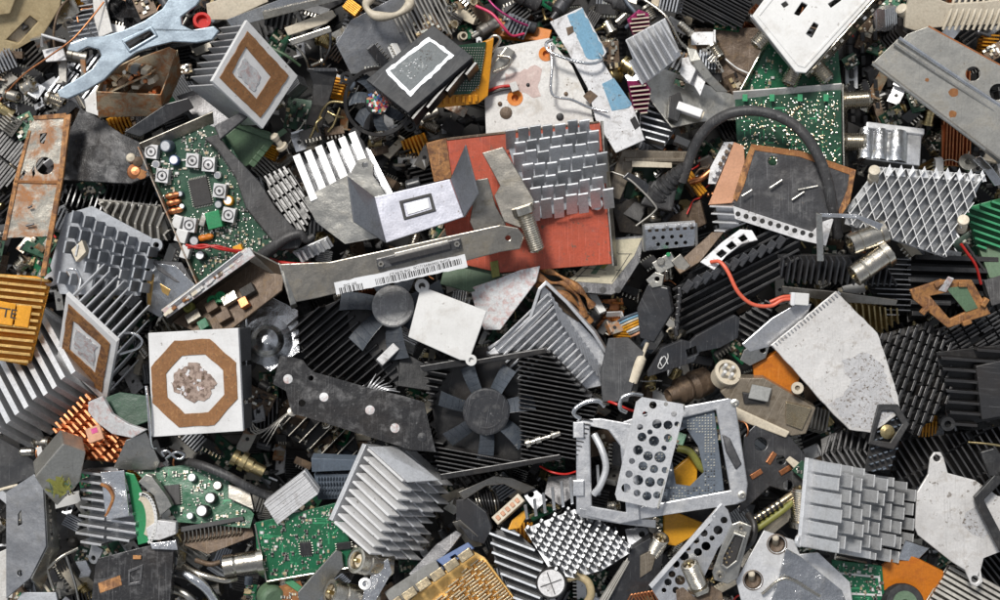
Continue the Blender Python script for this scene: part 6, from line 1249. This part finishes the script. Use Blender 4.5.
# under the peach board / strain relief
o = T('brown_pipe', 'bent copper tube behind the orange heat sink sliver', 'tube', 704, 178, -20); o.p('brown_pipe', bevel=0).tube([(690,182,-26),(702,178,-20),(714,168,-18)], 3.4, 'copper', 10)
o = T('black_strap', 'shiny black plastic strap with a bare wire beside the red plate', 'strap', 636, 190, -10); q = o.p('black_strap', bevel=.8); q.sheet([((622,178,-6),(628,172,-6)),((640,188,-8),(646,182,-8)),((652,206,-14),(660,202,-14))], 3, 'slate'); k = o.p('bare_wire', bevel=0); k.tube([(612,172,-8),(630,180,-4),(654,204,-4),(654,212,-6),(636,226,-10)], 1.1, 'fin_warm')
o = T('yellow_wire', 'fine bare wires crossing under the clear brown case', 'wire', 618, 168, -30); q = o.p('yellow_wire', bevel=0); q.tube([(592,184,-34),(606,170,-30),(618,162,-30)], 1, 'steel'); q.tube([(604,178,-30),(612,172,-24),(622,176,-26)], 1, 'nickel')
o = T('plastic_prop', 'white ribbed plastic arm lying on the grey torn bracket', 'plastic arm', 688, 108, 0, -20, 80, 10); q = o.p('plastic_prop', bevel=1); q.box((2,-2,0), (26,9,8), 'alu_face'); q.lathe((14,-2,-2), (1,0,0), [(4.5,0),(4.5,3)], 'ivory', 14)
plate('black_clip', 'chunky black clip lying on the grey torn bracket', 'clip', [(670,96),(680,92),(684,104),(678,122),(668,118)], 2, 60, 10, 5, 'black_pl')
o = T('steel_claw', 'curved grey steel claw above the grey torn bracket', 'claw', 694, 74, 2); q = o.p('steel_claw', bevel=1); q.sheet([((686,48,4),(696,50,4)),((690,62,6),(701,60,6)),((704,80,4),(712,76,4)),((716,92,0),(728,92,0))], 3, 'steel_ch')
plate('white_tab', 'crumpled white tin tab hanging below the curved steel claw', 'tin tab', [(682,58),(692,56),(696,70),(690,84),(680,74)], 6, 100, 20, 1.4, 'alu_white')
o = T('metal_scrap', 'crushed bright metal bits on the brown steel sheet', 'metal scrap', 712, 54, -16); q = o.p('metal_scrap', bevel=.3)
for i in range(7): q.box(o.wp(706+i*2.5, 50+i*3.4+q.r.uniform(-2,2), -14), (q.r.uniform(4,9),3,3), 'nickel', q.r.uniform(0,180))
# right side
o = T('bright_rod', 'bright crumpled tin strip beside the copper coil block', 'tin strip', 982, 172, 6); q = o.p('bright_rod', bevel=.8); q.sheet([((972,160,4),(980,156,4)),((984,172,6),(992,168,6)),((994,186,2),(1004,184,2))], 2, 'chrome')
o = T('steel_washer', 'round steel washer beside the bright crumpled tin strip', 'washer', 968, 162, 6, 0, 90, 20); o.p('steel_washer', bevel=0).lathe((0,0,-3), (0,0,1), [(9,0),(9,3),(3,3),(2.6,0)], 'steel', 24)
plate('green_disc', 'grey green plastic dome at the edge near the green comb sink', 'plastic dome', [(978,246),(1010,240),(1012,280),(990,278)], -14, 100, 14, 8, 'green_pl')
plate('steel_slab', 'rusty brown steel slab deep under the diamond patterned sink', 'steel slab', [(820,196),(848,190),(852,230),(830,236)], -10, 100, 10, 6, 'steel_wm')
o = T('thin_rod', 'thin brass rod lying across black serrated fins', 'rod', 986, 444, 12); o.p('thin_rod', bevel=0).tube([(968,442,12),(990,444,14),(1012,448,12)], 1.2, 'brass')
o = T('round_socket', 'tan socket end with a dark hole at the corner beside the bent bar', 'socket', 600, 332, -40); o.p('round_socket', bevel=0).lathe(o.wp(598,380,-30), (.2,.4,1), [(9,0),(9,14),(6,14.5),(5,8),(.2,8)], 'umber', 20)
plate('steel_flap', 'bent grey steel flap under the lower corner of the fan heat sink', 'steel flap', [(548,476),(580,474),(580,492),(560,506),(544,494)], -4, 130, 16, 3, 'steel_dk')
plate('tin_flange', 'shiny tin flange peeking below the stepped silver sink', 'tin flange', [(906,540),(930,548),(916,562),(898,560)], 14, 300, 20, 2, 'chrome')
o = T('insulated_wire', 'brown enamelled wire looping beside the socket frame corner', 'wire', 744, 424, 14); o.p('insulated_wire', bevel=0).tube([(738,420,10),(746,424,16),(748,432,18),(744,440,12)], .9, 'copper')
o = T('white_tape', 'crumpled white tape on the rusty box side of the corroded white plate', 'tape', 18, 562, 10); o.p('white_tape', bevel=.4).poly([(2,596),(8,580),(14,584),(12,598)], -2, 0, 'white')
o = T('glue_bead', 'orange brown beads of dried glue beside the tuner board', 'glue bead', 136, 170, 10); q = o.p('glue_bead', bevel=0)
q.lathe(o.wp(136,172,4), (.1,.1,1), [(9,0),(8,3),(4,5.5),(.2,6)], 'copper', 18); q.lathe(o.wp(131,158,6), (.1,.1,1), [(5,0),(4,3),(.2,5)], 'ivory', 14); q.lathe(o.wp(138,162,6), (.1,.1,1), [(6,-2),(5,2),(.2,5)], 'umber', 14)
# ================================================================== what lies deep between the things
o = T('scrap_debris', 'dark mass of small metal and plastic scrap deep between the larger pieces', 'debris', 500, 300, 0, kind='stuff')
q = o.p('scrap_debris', bevel=0); r = rng('debris')
def rot3(): return Matrix.Rotation(r.uniform(0, math.tau), 3, 'Z') @ Matrix.Rotation(r.gauss(0, .5), 3, 'X') @ Matrix.Rotation(r.gauss(0, .5), 3, 'Y')
DK = ['black','black_pl','steel_dk','soot','rubber','soot','dark_sh','grime','soot','black','alu_dk']  # mostly near-black, so the colour itself deepens the shade between things
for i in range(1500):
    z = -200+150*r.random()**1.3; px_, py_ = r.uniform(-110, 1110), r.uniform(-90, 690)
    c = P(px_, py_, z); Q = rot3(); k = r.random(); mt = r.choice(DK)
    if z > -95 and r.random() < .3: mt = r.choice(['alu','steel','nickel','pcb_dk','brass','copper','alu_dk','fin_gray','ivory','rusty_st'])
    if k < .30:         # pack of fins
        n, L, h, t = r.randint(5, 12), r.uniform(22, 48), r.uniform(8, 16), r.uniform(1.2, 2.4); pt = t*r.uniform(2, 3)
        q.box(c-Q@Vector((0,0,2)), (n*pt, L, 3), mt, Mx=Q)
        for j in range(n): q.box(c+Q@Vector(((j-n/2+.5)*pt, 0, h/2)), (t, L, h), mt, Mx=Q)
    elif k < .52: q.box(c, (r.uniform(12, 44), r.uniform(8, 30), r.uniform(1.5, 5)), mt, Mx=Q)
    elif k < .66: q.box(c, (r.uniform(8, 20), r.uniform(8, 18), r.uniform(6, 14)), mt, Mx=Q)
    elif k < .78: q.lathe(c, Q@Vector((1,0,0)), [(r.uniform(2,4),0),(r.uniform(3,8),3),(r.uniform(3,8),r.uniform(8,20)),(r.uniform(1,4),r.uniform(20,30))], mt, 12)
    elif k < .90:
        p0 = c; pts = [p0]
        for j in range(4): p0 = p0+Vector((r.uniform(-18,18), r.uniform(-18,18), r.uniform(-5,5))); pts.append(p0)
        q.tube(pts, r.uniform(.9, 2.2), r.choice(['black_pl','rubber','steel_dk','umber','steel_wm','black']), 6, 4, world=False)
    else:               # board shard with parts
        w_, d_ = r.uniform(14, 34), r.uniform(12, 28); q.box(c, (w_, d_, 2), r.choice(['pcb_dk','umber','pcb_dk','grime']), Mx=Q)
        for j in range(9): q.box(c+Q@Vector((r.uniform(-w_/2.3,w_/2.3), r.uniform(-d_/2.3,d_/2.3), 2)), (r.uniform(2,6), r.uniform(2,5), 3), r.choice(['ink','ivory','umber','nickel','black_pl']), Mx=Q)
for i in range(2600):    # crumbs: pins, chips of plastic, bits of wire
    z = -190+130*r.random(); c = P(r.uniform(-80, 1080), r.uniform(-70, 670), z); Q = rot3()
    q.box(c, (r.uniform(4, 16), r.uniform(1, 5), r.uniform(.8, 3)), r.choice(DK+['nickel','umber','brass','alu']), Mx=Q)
# ------------------------------------------------------------------ build everything
for t_ in THINGS: t_.build()

# small scrap that has slipped into the gaps: laid wherever one can look deep between the things
bpy.context.view_layer.update(); dg = bpy.context.evaluated_depsgraph_get(); r = rng('fill')
o = T('small_scrap', 'scattered screws, plugs, clips and tiny board bits lodged in the gaps of the heap', 'scrap', 500, 300, 0, kind='stuff'); q = o.p('small_scrap', bevel=0)
def fillet(c, Q, k, sc=1):
    Q = Q @ Matrix.Scale(sc, 3)
    a = Q @ Vector((1, 0, 0)); n = Q @ Vector((0, 0, 1)); W = lambda x, y, z: c + Q @ Vector((x, y, z))
    if k == 0:      # screw
        q.lathe(c, a, [(4,0),(4.2,1.5),(3,3),(1.7,3.2),(1.7,4)]+[(1.9 if i % 2 else 1.5, 4+i*.7) for i in range(14)]+[(.3,15)], r.choice(['nickel','steel','brass','steel_dk']), 12)
    elif k == 1:    # capacitor can
        R0 = r.uniform(3.5, 6.5); H = R0*r.uniform(2, 3); q.lathe(c, a, [(R0*.9,0),(R0,1),(R0,H-1),(R0*.93,H)], r.choice(['ink','slate','bluegray','steel_dk','ink']), 16); q.lathe(c+a*(H-.2), a, [(R0*.8,0),(R0*.75,.4)], 'alu_lt', 16)
    elif k == 2:    # plug with pins
        L_, m_ = r.uniform(12, 26), r.choice(['ivory','ink','white_cl','black_pl','slate','umber']); q.box(c, (L_, 7, 7), m_, Mx=Q)
        for i in range(int(L_/3)): q.box(W(-L_/2+1.5+i*3, 4.5, 2), (1, 4, 1), 'nickel', Mx=Q)
    elif k == 3:    # board shard
        w_, d_ = r.uniform(14, 28), r.uniform(10, 22); m_ = r.choice(['pcb','pcb_dk','pcb_dk','umber']); q.box(c, (w_, d_, 1.8), m_, Mx=Q)
        for i in range(22): q.box(W(r.uniform(-w_/2.3, w_/2.3), r.uniform(-d_/2.3, d_/2.3), 1.5), (r.uniform(1.2,4), r.uniform(1,3), r.uniform(1,3.4)), r.choice(['ink','ivory','solder','umber','black_pl','solder','tan']), Mx=Q)
    elif k == 4:    # bent tin strip
        m_ = r.choice(['alu_lt','alu','ivory','steel_wm','alu_white','nickel','rusty_hv','steel_wm','fin_warm','rusty_st']); w_ = r.uniform(3, 7); L_ = r.uniform(10, 22)
        q.box(c, (L_, w_*1.6, 1.4), m_, Mx=Q); q.box(W(L_/2, 0, 3), (1.4, w_*1.6, 7), m_, Mx=Q)
        if r.random() < .5: q.lathe(W(0,0,.5), n, [(2.2,0),(2,.6),(.1,.7)], 'ink', 10)
    elif k == 5:    # wire
        m_ = r.choice(['copper','redwire','rubber','white_cl','brass','umber','nickel','rubber','steel_wm']); p0 = c; pts = [c]; hd = r.uniform(0, 6.28)
        for i in range(r.randint(4, 8)): hd += r.uniform(-1, 1); p0 = p0+Vector((math.cos(hd)*8, math.sin(hd)*8, r.uniform(-3, 3))); pts.append(p0)
        q.tube(pts, r.uniform(.6, 1.3), m_, 6, 4, world=False)
    elif k == 6:    # socket barrel
        fconn(q, c, a+Vector((0,0,.3)), r.uniform(4.5, 7.5), r.uniform(12, 20), r.choice(['nickel','brass','nickel','steel_wm']), threaded=r.random() < .5)
    elif k == 7:    # little fin block
        m_ = r.choice(['alu','alu_dk','fin_gray','black','gold_or','fin_warm']); w_ = r.uniform(12, 20); q.box(c, (w_, 16, 2), m_, Mx=Q)
        for i in range(6): q.box(W(-w_/2+(i+.5)*w_/6, 0, 5), (1.3, 16, 9), m_, Mx=Q)
    elif k == 8:    # wound coil
        R0 = r.uniform(5, 8)
        for i in range(14): t = i*math.tau/14; q.lathe(c+Q@Vector((R0*math.cos(t), R0*math.sin(t), 0))-Q@Vector((-math.sin(t), math.cos(t), 0))*1.2, Q@Vector((-math.sin(t), math.cos(t), 0)), [(2.4,0),(2.9,1.2),(2.4,2.4)], 'copper', 8)
    else:           # chip
        q.box(c, (13, 7, 3), 'ink', Mx=Q)
        for i in range(5):
            for g_ in (-1, 1): q.box(W(-5+i*2.5, g_*4.4, -1), (1, 2, 2.4), 'solder', Mx=Q)
spots = []
for i in range(9000):
    if len(spots) > 760: break
    x, y = r.uniform(-30, 1030), r.uniform(-25, 625); d = (P(x, y, 0)-CAM).normalized()
    ok, loc, nn, _, ob, _ = SC.ray_cast(dg, CAM*S, d)
    z = loc.z/S if ok else -150
    if z > -34 or any((x-a)**2+(y-b)**2 < 85 for a, b in spots): continue
    spots.append((x, y)); Q = Matrix.Rotation(r.uniform(0, math.tau), 3, 'Z') @ Matrix.Rotation(r.gauss(0, .35), 3, 'X') @ Matrix.Rotation(r.gauss(0, .35), 3, 'Y')
    zz = max(z+8, -72) if z < -60 else z+3
    fillet(P(x, y, min(zz+r.uniform(0, 16), -30)), Q, r.choice([0,1,2,2,2,3,3,4,4,4,4,5,5,6,6,7,7,9]+[8]*(len(spots) % 12 == 0)), r.uniform(.95, 1.5))
o.build()

# the surface the heap lies on
me = bpy.data.meshes.new('ground'); g = 3000*S; zz = -215*S
me.from_pydata([(-g,-g,zz),(g,-g,zz),(g,g,zz),(-g,g,zz)], [], [(0,1,2,3)]); me.materials.append(M('soot'))  # ground coloured near-black to paint in the shade of the gaps
go = bpy.data.objects.new('ground', me); COL.objects.link(go); go['kind'] = 'structure'; go['label'] = 'ground under the heap of scrap, coloured dark as shade in the gaps'

# ------------------------------------------------------------------ light
EL, AZ = R_(54), R_(118)
w = bpy.data.worlds.new('World'); SC.world = w; w.use_nodes = True
nt = w.node_tree; bg = nt.nodes['Background']
sky = nt.nodes.new('ShaderNodeTexSky'); sky.sky_type = 'NISHITA'; sky.sun_disc = False
sky.sun_elevation = EL; sky.sun_rotation = math.pi/2-AZ; sky.dust_density = 1; sky.air_density = 1; sky.ozone_density = 1
hs = nt.nodes.new('ShaderNodeHueSaturation'); hs.inputs['Saturation'].default_value = .25
nt.links.new(sky.outputs[0], hs.inputs['Color']); nt.links.new(hs.outputs[0], bg.inputs[0]); bg.inputs[1].default_value = .13
su = bpy.data.lights.new('sun', 'SUN'); su.energy = 4.0; su.angle = R_(12); su.color = (1, .96, .90)
so = bpy.data.objects.new('sun', su); COL.objects.link(so)
dv = Vector((math.cos(EL)*math.cos(AZ), math.cos(EL)*math.sin(AZ), math.sin(EL)))
so.rotation_euler = dv.to_track_quat('Z', 'Y').to_euler(); so.location = dv*2

# ------------------------------------------------------------------ camera
ca = bpy.data.cameras.new('camera'); co = bpy.data.objects.new('camera', ca); COL.objects.link(co)
co.location = (0, 0, D*S); ca.sensor_width = 36; ca.lens = 36*D/1000; ca.clip_start = .01; ca.clip_end = 20
ca.dof.use_dof = True; ca.dof.focus_distance = (D-15)*S; ca.dof.aperture_fstop = 7.0
SC.camera = co
vs_ = SC.view_settings; vs_.view_transform = 'Standard'; vs_.look = 'None'; vs_.exposure = -.2; vs_.gamma = 1
SC.cycles.max_bounces = 6; SC.cycles.diffuse_bounces = 3; SC.cycles.glossy_bounces = 4; SC.cycles.sample_clamp_indirect = 6
